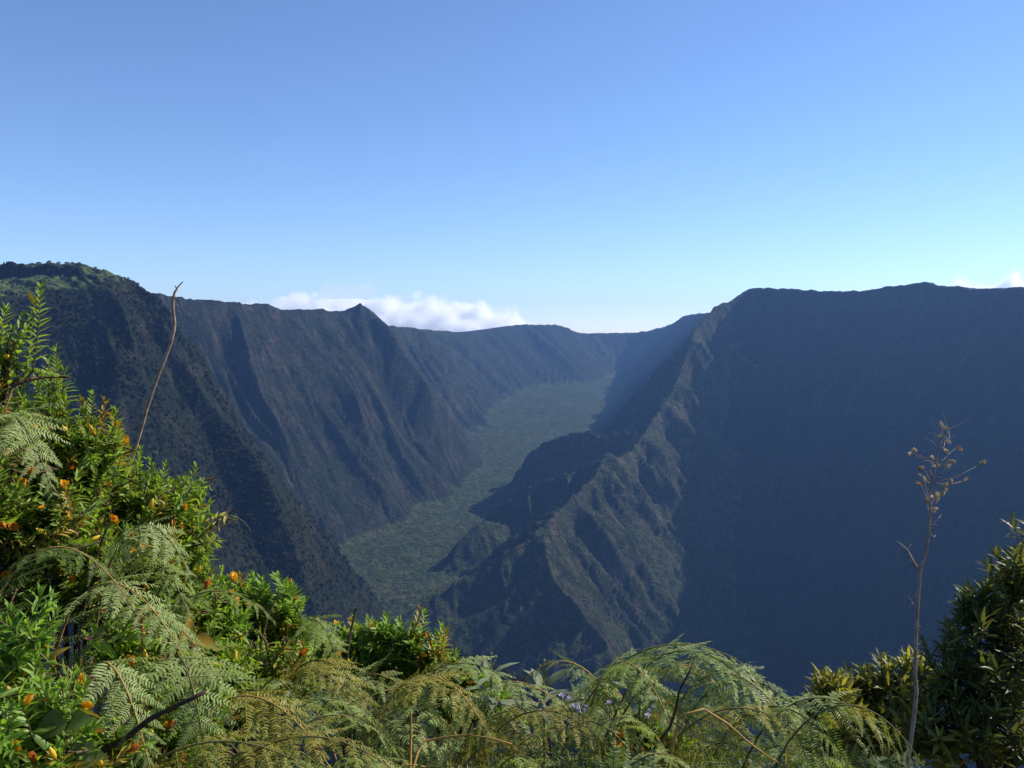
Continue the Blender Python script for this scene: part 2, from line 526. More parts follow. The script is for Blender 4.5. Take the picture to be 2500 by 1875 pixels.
# ------------------------------------------------------------------ haze
HX0, HX1, HY0, HY1, HZ0, HZ1 = -7400.0, 9700.0, -300.0, 7700.0, -962.0, 260.0
hv = np.array([(x, y, z) for x in (HX0, HX1) for y in (HY0, HY1) for z in (HZ0, HZ1)])
hf = np.array([(0, 1, 3, 2), (4, 6, 7, 5), (0, 4, 5, 1), (2, 3, 7, 6), (0, 2, 6, 4), (1, 5, 7, 3)])
m, nt, out = new_mat('haze_air')
pv = nt.nodes.new('ShaderNodeVolumePrincipled')
pv.inputs['Color'].default_value = (0.25, 0.5, 1.0, 1)
pv.inputs['Density'].default_value = 0.00006
pv.inputs['Anisotropy'].default_value = 0.35
nt.links.new(pv.outputs[0], out.inputs['Volume'])
o = link('haze', mesh_np('haze', hv, hf, m, False))
tag(o, kind='stuff')

# ------------------------------------------------------------------ clouds behind the far rims
def cloud(name, x0, x1, y0, y1, z0, z1, label, dens, scale, seed, cut, col=(1, 1, 1), shape=2.2):
    """a bank of cloud: a closed box whose volume density is billowing noise, densest low in its middle"""
    cx, cy_, cz = (x0 + x1) / 2, (y0 + y1) / 2, (z0 + z1) / 2
    hx, hy, hz = (x1 - x0) / 2, (y1 - y0) / 2, (z1 - z0) / 2
    v = np.array([(x, y, z) for x in (-hx, hx) for y in (-hy, hy) for z in (-hz, hz)])
    m, nt, out = new_mat(name + '_vapour')
    tc = nt.nodes.new('ShaderNodeTexCoord')
    mp = nt.nodes.new('ShaderNodeMapping')
    mp.inputs['Scale'].default_value = (1 / hx, 1 / hy, 1 / hz)
    nt.links.new(tc.outputs['Object'], mp.inputs[0])
    wob = nt.nodes.new('ShaderNodeTexNoise')
    wob.inputs['Scale'].default_value = scale
    wob.inputs['Detail'].default_value = 5
    wob.inputs['Roughness'].default_value = 0.6
    off = nt.nodes.new('ShaderNodeVectorMath')
    off.operation = 'ADD'
    off.inputs[1].default_value = (seed * 913.0, seed * 377.0, 0)
    nt.links.new(tc.outputs['Object'], off.inputs[0])
    nt.links.new(off.outputs[0], wob.inputs['Vector'])
    # 1 - |p|^shape, with the bottom left full
    sep = nt.nodes.new('ShaderNodeSeparateXYZ')
    nt.links.new(mp.outputs[0], sep.inputs[0])

    def mth(op, a, b=None):
        n = nt.nodes.new('ShaderNodeMath')
        n.operation = op
        for i, q in enumerate((a, b)):
            if q is None:
                continue
            if isinstance(q, (int, float)):
                n.inputs[i].default_value = q
            else:
                nt.links.new(q, n.inputs[i])
        return n.outputs[0]
    r = mth('ADD', mth('POWER', mth('ABSOLUTE', sep.outputs[0]), shape * 2.0), mth('POWER', mth('ABSOLUTE', sep.outputs[1]), shape))
    zt = mth('POWER', mth('MAXIMUM', mth('MULTIPLY', mth('ADD', sep.outputs[2], 0.3), 0.77), 0.0), 1.3)
    zt = mth('MULTIPLY', zt, 1.9)
    r = mth('ADD', r, zt)
    body = mth('SUBTRACT', 1.0, r)
    den = mth('ADD', body, mth('MULTIPLY', mth('SUBTRACT', wob.outputs[0], 0.5), 2.2))
    den = mth('MULTIPLY', ramp(nt, den, cut, cut + 0.35), dens)
    pv = nt.nodes.new('ShaderNodeVolumePrincipled')
    pv.inputs['Color'].default_value = (*col, 1)
    pv.inputs['Anisotropy'].default_value = 0.2
    nt.links.new(den, pv.inputs['Density'])
    nt.links.new(pv.outputs[0], out.inputs['Volume'])
    try:
        m.cycles.volume_step_rate = 0.25
    except Exception:
        pass
    o = link(name, mesh_np(name, v, hf, m, False))
    o.location = (cx, cy_, cz)
    tag(o, label, 'cloud', 'clouds behind the far rims')
    return o


cloud('cloud', -3650, 330, 8900, 10200, -430, 610, 'long low white cloud bank behind the pointed peak of the left wall', 0.014, 0.0030, 3, 0.0, (0.985, 0.985, 0.985))
cloud('cloud', 4150, 7000, 9000, 9900, -430, 850, 'small bright white cloud rising behind the right end of the dark wall', 0.014, 0.0034, 5, 0.0, (0.98, 0.978, 0.98))
cloud('cloud', -1950, -1250, 8600, 8900, 310, 580, 'faint grey shred of cloud above the long white bank', 0.0014, 0.005, 8, 0.35)

# ------------------------------------------------------------------ tree cover on the slopes
_r1 = [(math.cos(k * 1.2566), math.sin(k * 1.2566)) for k in range(5)]
_r2 = [(math.cos(k * 1.2566 + 0.63), math.sin(k * 1.2566 + 0.63)) for k in range(5)]
ICO_V = np.array([(0, 0, 1.0)] + [(0.78 * a, 0.78 * b, 0.58) for a, b in _r1] + [(a, b, -0.45) for a, b in _r2])
ICO_F = np.array([(0, 1 + k, 1 + (k + 1) % 5) for k in range(5)] + [(1 + k, 6 + k, 1 + (k + 1) % 5) for k in range(5)]
                 + [(1 + (k + 1) % 5, 6 + k, 6 + (k + 1) % 5) for k in range(5)])
E = GZ / GY
Emax = np.maximum.accumulate(E, axis=0)
vis = np.zeros_like(E)
vis[1:] = np.clip(E[1:] - Emax[:-1], 0, None)          # screen height each cell adds
inside = (UU > -0.64) & (UU < 0.64) & (DD < 3600) & (DD > 500)
patch = fbm(GX / 60, GY / 60, 201, 3)
dens_own = np.array([0.06, 1.6, 0.0, 0.0, 0.0, 0.0, 1.0])[OWN]
Wt = (vis + 0.00003 * (E > Emax - 0.004)) * inside * dens_own * np.clip(0.7 + 1.2 * patch, 0.15, 1) * np.where(on_top, 0.35, 1.0)
Wt = (Wt / Wt.sum()).ravel()
NB = 42000
pick = rng.choice(Wt.size, NB, p=Wt)
bx, by, bz = GX.ravel()[pick], GY.ravel()[pick], GZ.ravel()[pick]
bx = bx + rng.normal(0, 2.0, NB)
by = by + rng.normal(0, 2.0, NB)
bz = bz - 0.5
br = np.where(OWN.ravel()[pick] == 0, rng.uniform(1.5, 3.6, NB), rng.uniform(1.6, 4.4, NB) * np.clip(by / 1900, 0.75, 1.2))
own_b = OWN.ravel()[pick]
for i, (nm, _) in enumerate(PARTS):
    k = np.where(own_b == i)[0]
    if not len(k):
        continue
    jit = rng.uniform(0.72, 1.25, (len(k), 11, 1))
    V = ICO_V[None] * jit * br[k][:, None, None] * np.array([1, 1, 0.85]) + np.stack([bx[k], by[k], bz[k]], -1)[:, None, :]
    Fq = ICO_F[None] + (np.arange(len(k)) * 11)[:, None, None]
    me = mesh_np('tree_cover', V.reshape(-1, 3), Fq.reshape(-1, 3), MAT[nm], True, {'rock': np.zeros(len(k) * 11), 'field': np.zeros(len(k) * 11)})
    tag(link('tree_cover', me), kind='stuff')

# ------------------------------------------------------------------ plant materials
def leaf_mat(name, a, b, trans, rough=0.45, tr_amt=0.35, spec=0.35, vary=0.25):
    """thin leaf: a coloured surface that lets some light through; the tone differs from leaf to leaf"""
    m, nt, out = new_mat(name)
    oi = nt.nodes.new('ShaderNodeObjectInfo')
    geo = nt.nodes.new('ShaderNodeNewGeometry')
    nz = noise(nt, geo.outputs['Position'], 7.0, 3, 0.6)
    c = mixc(nt, ramp(nt, nz, 0.35, 0.65), a, b)
    rnd = nt.nodes.new('ShaderNodeMath')
    rnd.operation = 'FRACT'
    ad = nt.nodes.new('ShaderNodeMath')
    ad.operation = 'ADD'
    nt.links.new(oi.outputs['Random'], ad.inputs[0])
    nt.links.new(geo.outputs['Random Per Island'], ad.inputs[1])
    nt.links.new(ad.outputs[0], rnd.inputs[0])
    hs = nt.nodes.new('ShaderNodeHueSaturation')
    mr = nt.nodes.new('ShaderNodeMapRange')
    nt.links.new(rnd.outputs[0], mr.inputs[0])
    mr.inputs[3].default_value = 1 - vary
    mr.inputs[4].default_value = 1 + vary
    nt.links.new(mr.outputs[0], hs.inputs['Value'])
    nt.links.new(c, hs.inputs['Color'])
    p = nt.nodes.new('ShaderNodeBsdfPrincipled')
    p.inputs['Roughness'].default_value = rough
    p.inputs['Specular IOR Level'].default_value = spec
    nt.links.new(hs.outputs[0], p.inputs['Base Color'])
    t = nt.nodes.new('ShaderNodeBsdfTranslucent')
    t.inputs['Color'].default_value = (*trans, 1)
    ms = nt.nodes.new('ShaderNodeMixShader')
    ms.inputs[0].default_value = tr_amt
    nt.links.new(p.outputs[0], ms.inputs[1])
    nt.links.new(t.outputs[0], ms.inputs[2])
    nt.links.new(ms.outputs[0], out.inputs['Surface'])
    return m


def bark_mat(name, a, b, rough=0.8, scale=40.0):
    m, nt, out = new_mat(name)
    tc = nt.nodes.new('ShaderNodeTexCoord')
    n1 = noise(nt, tc.outputs['Object'], scale, 5, 0.65)
    c = mixc(nt, ramp(nt, n1, 0.35, 0.65), a, b)
    p = nt.nodes.new('ShaderNodeBsdfPrincipled')
    p.inputs['Roughness'].default_value = rough
    p.inputs['Specular IOR Level'].default_value = 0.25
    nt.links.new(c, p.inputs['Base Color'])
    bp = node(nt, 'ShaderNodeBump')
    bp.inputs['Strength'].default_value = 0.5
    bp.inputs['Distance'].default_value = 0.003
    nt.links.new(noise(nt, tc.outputs['Object'], scale * 2.5, 5, 0.7), bp.inputs['Height'])
    nt.links.new(bp.outputs[0], p.inputs['Normal'])
    nt.links.new(p.outputs[0], out.inputs['Surface'])
    return m


M_LEAF = leaf_mat('shrub_leaf', (0.124, 0.218, 0.029), (0.183, 0.254, 0.038), (0.356, 0.505, 0.030), vary=0.4, tr_amt=0.42)
M_LEAF_B = leaf_mat('fresh_leaf', (0.139, 0.262, 0.038), (0.204, 0.299, 0.047), (0.356, 0.564, 0.037), vary=0.35, tr_amt=0.42)
M_LEAF_Y = leaf_mat('yellowing_leaf', (0.26, 0.22, 0.03), (0.33, 0.22, 0.025), (0.38, 0.28, 0.02))
M_FERN = leaf_mat('fern_blade', (0.18, 0.25, 0.052), (0.235, 0.285, 0.075), (0.32, 0.4, 0.05), rough=0.5, spec=0.2, tr_amt=0.38, vary=0.2)
M_FERN_P = leaf_mat('pale_fern_blade', (0.24, 0.31, 0.1), (0.3, 0.35, 0.13), (0.34, 0.42, 0.08), rough=0.5, spec=0.2, tr_amt=0.38, vary=0.2)
M_FERN_G = leaf_mat('golden_fern_blade', (0.205, 0.195, 0.034), (0.265, 0.235, 0.045), (0.4, 0.36, 0.03), rough=0.5, spec=0.2, tr_amt=0.38, vary=0.25)
M_FERN_D = leaf_mat('dark_fern_blade', (0.075, 0.12, 0.03), (0.11, 0.145, 0.04), (0.18, 0.25, 0.03), rough=0.5, spec=0.2, tr_amt=0.38, vary=0.25)
M_TREE = leaf_mat('tree_leaf', (0.043, 0.068, 0.016), (0.081, 0.101, 0.022), (0.210, 0.224, 0.021), rough=0.42, vary=0.5, tr_amt=0.3, spec=0.25)
M_TREE_L = leaf_mat('light_tree_leaf', (0.135, 0.158, 0.030), (0.210, 0.195, 0.039), (0.420, 0.390, 0.030), rough=0.45, vary=0.45, tr_amt=0.4, spec=0.25)
M_GREY = leaf_mat('felted_leaf', (0.2, 0.235, 0.15), (0.26, 0.29, 0.19), (0.2, 0.25, 0.11), rough=0.8, spec=0.1, vary=0.12)
M_BROAD = leaf_mat('broad_leaf', (0.12, 0.17, 0.035), (0.17, 0.20, 0.05), (0.22, 0.28, 0.03))
M_STEM = bark_mat('brown_twig', (0.075, 0.045, 0.025), (0.13, 0.085, 0.045))
M_DARK = bark_mat('dark_branch', (0.030, 0.020, 0.014), (0.065, 0.042, 0.028))
M_GSTEM = bark_mat('green_twig', (0.10, 0.12, 0.03), (0.16, 0.12, 0.05))
M_STIPE = bark_mat('fern_stalk', (0.30, 0.17, 0.04), (0.38, 0.24, 0.07))
M_DEAD = bark_mat('bleached_stem', (0.17, 0.115, 0.080), (0.33, 0.25, 0.19))
M_STRAW = bark_mat('dry_straw', (0.18, 0.135, 0.105), (0.30, 0.24, 0.19))
M_POD = leaf_mat('dry_pod', (0.50, 0.42, 0.30), (0.62, 0.55, 0.44), (0.4, 0.3, 0.18), rough=0.8, spec=0.1, vary=0.25)
M_POD_R = leaf_mat('rusty_pod', (0.33, 0.15, 0.07), (0.45, 0.27, 0.15), (0.4, 0.2, 0.1), rough=0.8, spec=0.1)
M_PETAL = leaf_mat('orange_petal', (0.80, 0.36, 0.012), (0.85, 0.45, 0.02), (0.8, 0.4, 0.02), rough=0.5, vary=0.12)
M_PETAL_Y = leaf_mat('yellow_bud', (0.75, 0.50, 0.03), (0.70, 0.52, 0.05), (0.7, 0.5, 0.03), rough=0.5, vary=0.15)
M_PETAL_R = leaf_mat('withered_petal', (0.58, 0.17, 0.02), (0.66, 0.24, 0.03), (0.55, 0.2, 0.02), rough=0.6, vary=0.25)
M_LILAC = leaf_mat('lilac_petal', (0.5, 0.44, 0.6), (0.62, 0.57, 0.68), (0.5, 0.45, 0.6), rough=0.6)
M_BROWNLEAF = leaf_mat('withered_leaf', (0.20, 0.12, 0.045), (0.34, 0.20, 0.06), (0.3, 0.16, 0.04), rough=0.7, spec=0.1)

UP = Vector((0, 0, 1))


def frame(x, n):
    """3x3 with x along the first vector and z near n"""
    x = x.normalized()
    y = n.cross(x)
    if y.length < 1e-4:
        y = Vector((0, 1, 0)).cross(x)
    y.normalize()
    z = x.cross(y)
    return Matrix((x, y, z)).transposed()


def trs(p, R, s=1.0):
    M = (R * s).to_4x4()
    M.translation = p
    return M


def tube(pts, radii, sides=6, cap=True):
    pts = [Vector(p) for p in pts]
    V, Fc = [], []
    up = Vector((0.31, 0.17, 0.93))
    for i, p in enumerate(pts):
        t = (pts[min(i + 1, len(pts) - 1)] - pts[max(i - 1, 0)]).normalized()
        R = frame(t, up)
        up = R.col[2].copy()
        for k in range(sides):
            a = 2 * math.pi * k / sides
            V.append(p + R.col[1] * (math.cos(a) * radii[i]) + R.col[2] * (math.sin(a) * radii[i]))
    for i in range(len(pts) - 1):
        for k in range(sides):
            a, b = i * sides + k, i * sides + (k + 1) % sides
            Fc.append((a, b, b + sides, a + sides))
    if cap:
        Fc.append(tuple(range((len(pts) - 1) * sides, len(pts) * sides)))
        Fc.append(tuple(reversed(range(sides))))
    return V, Fc


class Bag:
    """collects shapes into one mesh"""

    def __init__(self):
        self.V, self.F = [], []

    def add(self, vf):
        n = len(self.V)
        self.V.extend(vf[0])
        self.F.extend(tuple(i + n for i in f) for f in vf[1])

    def mesh(self, name, mat, smooth=True):
        me = bpy.data.meshes.new(name)
        me.from_pydata([tuple(v) for v in self.V], [], self.F)
        if smooth:
            me.polygons.foreach_set('use_smooth', [True] * len(me.polygons))
        me.materials.append(mat)
        return me


def blade(L=1.0, w=0.2, fold=0.25, droop=0.12, segs=(0, 0.22, 0.5, 0.78, 1.0), prof=(0.12, 0.8, 1.0, 0.62, 0.0), twist=0.0):
    """a leaf along +x, folded on its midrib, drooping towards the tip"""
    V, Fc = [], []
    for t, h in zip(segs, prof):
        x, z = L * t, -droop * L * t * t
        hw = w * L * h * 0.5
        if h == 0:
            V.append(Vector((x, 0, z)))
        else:
            tw = twist * t
            V += [Vector((x, hw, z + hw * fold * 2 + tw * hw)), Vector((x, 0, z)), Vector((x, -hw, z + hw * fold * 2 - tw * hw))]
    n = len(segs)
    for i in range(n - 1):
        a, b = 3 * i, 3 * (i + 1)
        if prof[i + 1] == 0:
            Fc += [(a, a + 1, b), (a + 1, a + 2, b)]
        else:
            Fc += [(a, a + 1, b + 1, b), (a + 1, a + 2, b + 2, b + 1)]
    return V, Fc


def bl_mesh(name, mat, **kw):
    b = Bag()
    b.add(blade(**kw))
    return b.mesh(name, mat)


SMALL = dict(segs=(0, 0.3, 0.68, 1.0), prof=(0.15, 1.0, 0.75, 0.0))
LEAVES = [bl_mesh('leaf', M_LEAF, w=0.25, fold=0.22, droop=d, **SMALL) for d in (0.05, 0.16, 0.28)]
LEAVES_B = [bl_mesh('leaf', M_LEAF_B, w=0.27, fold=0.25, droop=d, **SMALL) for d in (0.02, 0.12, 0.22)]
LEAVES_Y = [bl_mesh('leaf', M_LEAF_Y, w=0.27, fold=0.3, droop=d, **SMALL) for d in (0.1, 0.35)]
TLEAVES = [bl_mesh('leaf', M_TREE, w=0.22, fold=0.2, droop=d, **SMALL) for d in (0.05, 0.2, 0.4)]
TLEAVES_L = [bl_mesh('leaf', M_TREE_L, w=0.24, fold=0.2, droop=d, **SMALL) for d in (0.05, 0.2, 0.35)]


def me_arrays(me):
    v = np.empty(len(me.vertices) * 3, np.float32)
    me.vertices.foreach_get('co', v)
    return v.reshape(-1, 3), [tuple(p.vertices) for p in me.polygons]


_cache = {}


def joined(name, items, mats):
    """join many (mesh, matrix) copies into one mesh"""
    Vs, loops, starts, totals, mi = [], [], [], [], []
    nv = nl = 0
    slot = {}
    for me, M in items:
        if me.name not in _cache:
            _cache[me.name] = me_arrays(me)
        v, fs = _cache[me.name]
        A = np.array(M)
        Vs.append(v @ A[:3, :3].T + A[:3, 3])
        k = slot.setdefault(me.materials[0].name, len(slot))
        for f in fs:
            starts.append(nl)
            totals.append(len(f))
            loops.extend(i + nv for i in f)
            nl += len(f)
            mi.append(k)
        nv += len(v)
    o = bpy.data.meshes.new(name)
    V = np.concatenate(Vs).astype(np.float32)
    o.vertices.add(nv)
    o.vertices.foreach_set('co', V.ravel())
    o.loops.add(nl)
    o.loops.foreach_set('vertex_index', np.array(loops, np.int32))
    o.polygons.add(len(starts))
    o.polygons.foreach_set('loop_start', np.array(starts, np.int32))
    o.polygons.foreach_set('loop_total', np.array(totals, np.int32))
    o.polygons.foreach_set('use_smooth', np.ones(len(starts), bool))
    for nm in slot:
        o.materials.append(bpy.data.materials[nm])
    o.polygons.foreach_set('material_index', np.array(mi, np.int32))
    o.update(calc_edges=True)
    return o


def in_frame(p, mar=10):
    x, y = proj(p)
    return -mar < x < 1024 + mar and -mar < y < 768 + mar


def place_leaves(parent, inv, items, cap=300, name='leaf', rest='leaves'):
    """the leaves nearest the viewer are parts of their own, the rest one mass"""
    sc = []
    for i, (me, M) in enumerate(items):
        p = M.translation
        sc.append((0 if in_frame(p, 0) else 1, p.length + random.uniform(0, 0.12), i))
    sc.sort()
    own = set(i for f, d, i in sc[:cap] if f == 0)
    for i in own:
        me, M = items[i]
        link(name, me, parent, inv @ M)
    rem = [(me, inv @ M) for i, (me, M) in enumerate(items) if i not in own]
    if rem:
        o = link(rest, joined(rest, rem, None), parent)
        o['kind'] = 'stuff'


def rv(s=1.0):
    return Vector((random.gauss(0, 1), random.gauss(0, 1), random.gauss(0, 1))) * s


def bez(a, b, c, d, n):
    o = []
    for i in range(n + 1):
        t = i / n
        o.append(a * (1 - t) ** 3 + b * 3 * t * (1 - t) ** 2 + c * 3 * t * t * (1 - t) + d * t ** 3)
    return o


# ------------------------------------------------------------------ flowers
def petal_mesh(name, mat, L, w, cup):
    b = Bag()
    segs, prof = (0, 0.3, 0.65, 0.9, 1.0), (0.25, 0.75, 1.0, 0.7, 0.0)
    V, Fc = blade(1.0, w, 0.18, 0, segs, prof)
    V = [Vector((v.x * math.cos(cup * v.x * 0.4), v.y, v.z + math.sin(cup * v.x) * v.x)) * L for v in V]
    b.add((V, Fc))
    return b.mesh(name, mat)


PETAL = petal_mesh('petal', M_PETAL, 0.032, 0.75, 0.5)
PETAL_R = petal_mesh('petal', M_PETAL_R, 0.024, 0.6, 0.9)
PETAL_W = petal_mesh('petal', M_PETAL, 0.026, 0.4, 0.7)
_b = Bag()
_b.add(tube([(0, 0, -0.004), (0, 0, 0.0), (0, 0, 0.005), (0, 0, 0.009)], [0.001, 0.0035, 0.0035, 0.0005], 6))
CALYX = _b.mesh('calyx', M_GSTEM)
_b = Bag()
_b.add(tube([(0, 0, 0), (0, 0, 0.006), (0, 0, 0.016), (0, 0, 0.026), (0, 0, 0.031)], [0.002, 0.005, 0.0062, 0.0035, 0.0004], 7))
BUD = _b.mesh('bud', M_PETAL_Y)
_b = Bag()
_b.add(tube([(0, 0, 0), (0.001, 0, 0.006), (0.003, 0, 0.016), (0.006, 0, 0.024), (0.009, 0, 0.030)], [0.0015, 0.0045, 0.004, 0.0025, 0.0004], 6))
BUD_O = _b.mesh('bud', M_PETAL)
_b = Bag()
for k in range(9):
    a = k * 0.7
    _b.add(tube([(0, 0, 0.003), (0.004 * math.cos(a), 0.004 * math.sin(a), 0.014), (0.007 * math.cos(a), 0.007 * math.sin(a), 0.02)], [0.0005, 0.0004, 0.0007], 3))
STAMENS = _b.mesh('stamens', M_PETAL_Y)


def flower(parent, inv, p, axis, kind, s=1.0):
    """open flower, closed bud or withered flower at the end of a shoot"""
    R = frame(axis.cross(Vector((0.3, 0.9, 0.2))), axis)
    M = inv @ trs(p, R, s)
    if kind == 'bud':
        link('bud', random.choice((BUD, BUD, BUD_O)), parent, M)
        return
    f = link('flower', CALYX, parent, M)
    n = 5
    a0 = random.uniform(0, 6)
    pm = PETAL if kind == 'open' else random.choice((PETAL_R, PETAL_W))
    for k in range(n):
        a = a0 + 2 * math.pi * k / n + random.uniform(-0.15, 0.15)
        tilt = random.uniform(0.75, 1.05) if kind == 'open' else random.uniform(0.6, 1.3)
        Rz = Matrix.Rotation(a, 3, 'Z') @ Matrix.Rotation(-tilt, 3, 'Y')
        link('petal', pm, f, trs(Vector((0, 0, 0.003)), Rz, random.uniform(0.85, 1.1)))
    if kind == 'open':
        link('stamens', STAMENS, f, Matrix.Identity(4))


# ------------------------------------------------------------------ leafy shoots and the flowering shrubs
def shoot_leaves(base, tip, bend, nl, L, kinds, flat=0.6, tipfan=True):
    """opposite leaves up a shoot; returns the shoot's centre line and (mesh, matrix) leaves"""
    mid = (base + tip) * 0.5 + bend
    pts = [base * (1 - t) ** 2 + mid * 2 * t * (1 - t) + tip * t * t for t in (0, 0.25, 0.5, 0.75, 1.0)]
    items = []
    ax0 = (tip - base).normalized()
    side0 = ax0.cross(UP)
    if side0.length < 0.2:
        side0 = ax0.cross(Vector((0.6, 0.8, 0)))
    side0.normalize()
    roll = random.uniform(-0.8, 0.8)
    side0 = Matrix.Rotation(roll, 3, ax0) @ side0
    for i in range(nl):
        t = 0.12 + 0.88 * (i / max(nl - 1, 1)) ** 0.9
        k = min(int(t * 4), 3)
        f = t * 4 - k
        p = pts[k].lerp(pts[k + 1], f)
        ax = (pts[k + 1] - pts[k]).normalized()
        open_a = (1.05 - 0.55 * t ** 3) + random.uniform(-0.12, 0.12)
        q = side0 if (i % 2 == 0 or random.random() < flat) else ax.cross(side0)
        sz = L * (0.75 + 0.4 * math.sin(math.pi * min(t + 0.15, 1.0))) * random.uniform(0.85, 1.15)
        if t > 0.93:
            sz *= 0.75
        for sgn in (1, -1):
            if random.random() < 0.05:
                continue
            d = ax * math.cos(open_a) + q * (sgn * math.sin(open_a)) + rv(0.07)
            nrm = ax * 1.0 + UP * 0.35 + rv(0.15)
            items.append((random.choice(kinds), trs(p, frame(d, nrm), sz)))
    if tipfan:
        ax = (pts[4] - pts[3]).normalized()
        for k in range(4):
            d = ax + rv(0.32)
            items.append((random.choice(kinds), trs(pts[4], frame(d, UP + rv(0.3)), L * random.uniform(0.5, 0.8))))
    return pts, items


def shrub(label, base, lobes, nshoot, L=0.037, kinds=LEAVES, fl=(0, 0, 0), len_r=(0.12, 0.22), nl=(12, 17), up=0.55, yellow=0.04, seed=1, lean=Vector((0, 0, 0)),
          cat='shrub', group='yellow flowering shrubs at the edge of the slope', name='flowering_shrub', stem=M_STEM, tips=()):
    """lobes: (centre, radius) balls of foliage; shoots fill their outer skin"""
    random.seed(seed)
    r = root(name, base, label, cat, group)
    inv = Matrix.Translation(-Vector(base))
    items, ends = [], []
    twigs = Bag()
    limbs = []
    for c, rad in lobes:
        j = Vector(base) + rv(0.03)
        j.z = base[2]
        pts = bez(j, j + Vector((0, 0, 0.35 * (c.z - base[2]))) + rv(0.05), c - Vector((0, 0, rad * 0.9)), c, 7)
        limbs.append(pts)
        bb = Bag()
        bb.add(tube([p - Vector(base) for p in pts], [0.011 - 0.001 * k for k in range(8)], 6))
        link('branch', bb.mesh('branch', M_DARK), r)
    tot = sum(rad ** 2 for c, rad in lobes)
    jobs = []
    for li, (c, rad) in enumerate(lobes):
        n = max(2, int(nshoot * rad ** 2 / tot))
        for _ in range(n):
            d = rv()
            d.normalize()
            d = (d + Vector((0, -0.35, 0.45))).normalized()
            tip = c + Vector((d.x, d.y, d.z)) * rad * random.uniform(0.55, 1.0)
            jobs.append((li, tip, d))
    for tp in tips:
        li = min(range(len(lobes)), key=lambda k: (lobes[k][0] - tp).length)
        jobs.append((li, tp, (tp - lobes[li][0]).normalized() + Vector((0, 0, 0.6))))
    for li, tip, d in jobs:
        ln = random.uniform(*len_r)
        ax = (d * 0.75 + UP * up + lean + rv(0.25)).normalized()
        b0 = tip - ax * ln
        kk = kinds
        if random.random() < yellow:
            kk = LEAVES_Y
        pts, it = shoot_leaves(b0, tip, rv(0.01), random.randint(*nl), L * random.uniform(0.85, 1.15), kk)
        items += it
        twigs.add(tube([p - Vector(base) for p in pts], [0.0022, 0.002, 0.0017, 0.0014, 0.001], 4, False))
        lp = min((q for lm in limbs for q in lm[4:]), key=lambda q: (q - b0).length)
        mid = (lp + b0) / 2 + rv(0.015)
        twigs.add(tube([p - Vector(base) for p in (lp, mid, b0)], [0.004, 0.003, 0.0022], 4, False))
        ends.append((pts[4], (pts[4] - pts[3]).normalized()))
        if random.random() < yellow * 4:      # a few yellowed leaves on any shoot
            items.append((random.choice(LEAVES_Y), trs(pts[random.randint(1, 3)], frame(rv(), UP + rv(0.5)), L * 1.1)))
    link('twigs', twigs.mesh('twigs', stem), r)
    place_leaves(r, inv, items)
    vis_ends = [e for e in ends if in_frame(e[0], -2)]
    vis_ends.sort(key=lambda e: e[0].length + random.uniform(0, 0.35))
    kinds_f = ['open'] * fl[0] + ['bud'] * fl[1] + ['withered'] * fl[2]
    random.shuffle(kinds_f)
    for e, kf in zip(vis_ends, kinds_f):
        flower(r, inv, e[0] + e[1] * 0.004, (e[1] + rv(0.25)).normalized(), kf, random.uniform(0.75, 1.05))
    return r


def on_ground(x, y):
    return (x, y, float(near_h(np.array([x]), np.array([y]))[0]) - 0.02)


def px_base(px, py, D, dx=0.0, dy=0.05):
    p = P(px, py, D)
    return on_ground(p.x + dx, p.y + dy)


def lob(px, py, D, rpx):
    return (P(px, py, D), rpx * D / 887.0)


# the tall shrub that closes the left edge
shrub('tall flowering shrub at the left edge, its topmost shoot reaching the plateau skyline', px_base(-30, 600, 2.0), [lob(-25, 382, 2.0, 40), lob(-15, 430, 2.0, 45), lob(-5, 490, 2.0, 45), lob(6, 350, 2.0, 16), lob(-105, 420, 2.0, 55), lob(-150, 490, 2.0, 60), lob(-80, 520, 2.0, 50), lob(-220, 450, 2.05, 60), lob(-60, 570, 1.95, 50)], 250,
      fl=(0, 4, 7), seed=101, yellow=0.05, tips=[P(40, 289, 2.0), P(33, 305, 2.0), P(22, 318, 2.0), P(12, 330, 2.0), P(28, 322, 1.98), P(6, 310, 2.02), P(14, 348, 2.0)])
shrub('dense green shrub bearing the large orange cup flower beside the bleached bare stem', px_base(40, 700, 2.2), [lob(50, 425, 2.25, 52), lob(28, 470, 2.15, 60), lob(88, 448, 2.2, 44), lob(58, 510, 2.1, 60), lob(5, 420, 2.2, 46), lob(15, 540, 2.1, 56), lob(75, 575, 2.15, 56), lob(20, 590, 2.1, 50)], 290,
      fl=(2, 7, 16), seed=102, yellow=0.07, tips=[P(56, 352, 2.25), P(48, 362, 2.22), P(64, 372, 2.22), P(40, 378, 2.2), P(92, 396, 2.2), P(104, 404, 2.2), P(84, 404, 2.22), P(115, 414, 2.2), P(22, 384, 2.2), P(8, 392, 2.2), P(118, 430, 2.2)])
shrub('bright green shrub spreading right of the bleached bare stem with upright yellow buds', px_base(160, 720, 2.4), [lob(130, 495, 2.35, 46), lob(168, 512, 2.35, 42), lob(185, 500, 2.4, 26), lob(150, 550, 2.3, 52), lob(190, 545, 2.35, 28), lob(110, 540, 2.25, 46), lob(172, 595, 2.3, 46), lob(125, 595, 2.3, 50), lob(200, 605, 2.4, 34), lob(150, 640, 2.25, 46)], 290,
      fl=(4, 8, 16), seed=103, yellow=0.09, tips=[P(195, 468, 2.4), P(188, 476, 2.4), P(202, 484, 2.38), P(150, 462, 2.35), P(165, 468, 2.35), P(208, 505, 2.4), P(210, 528, 2.4), P(140, 452, 2.35), P(172, 484, 2.35), P(122, 448, 2.3)])
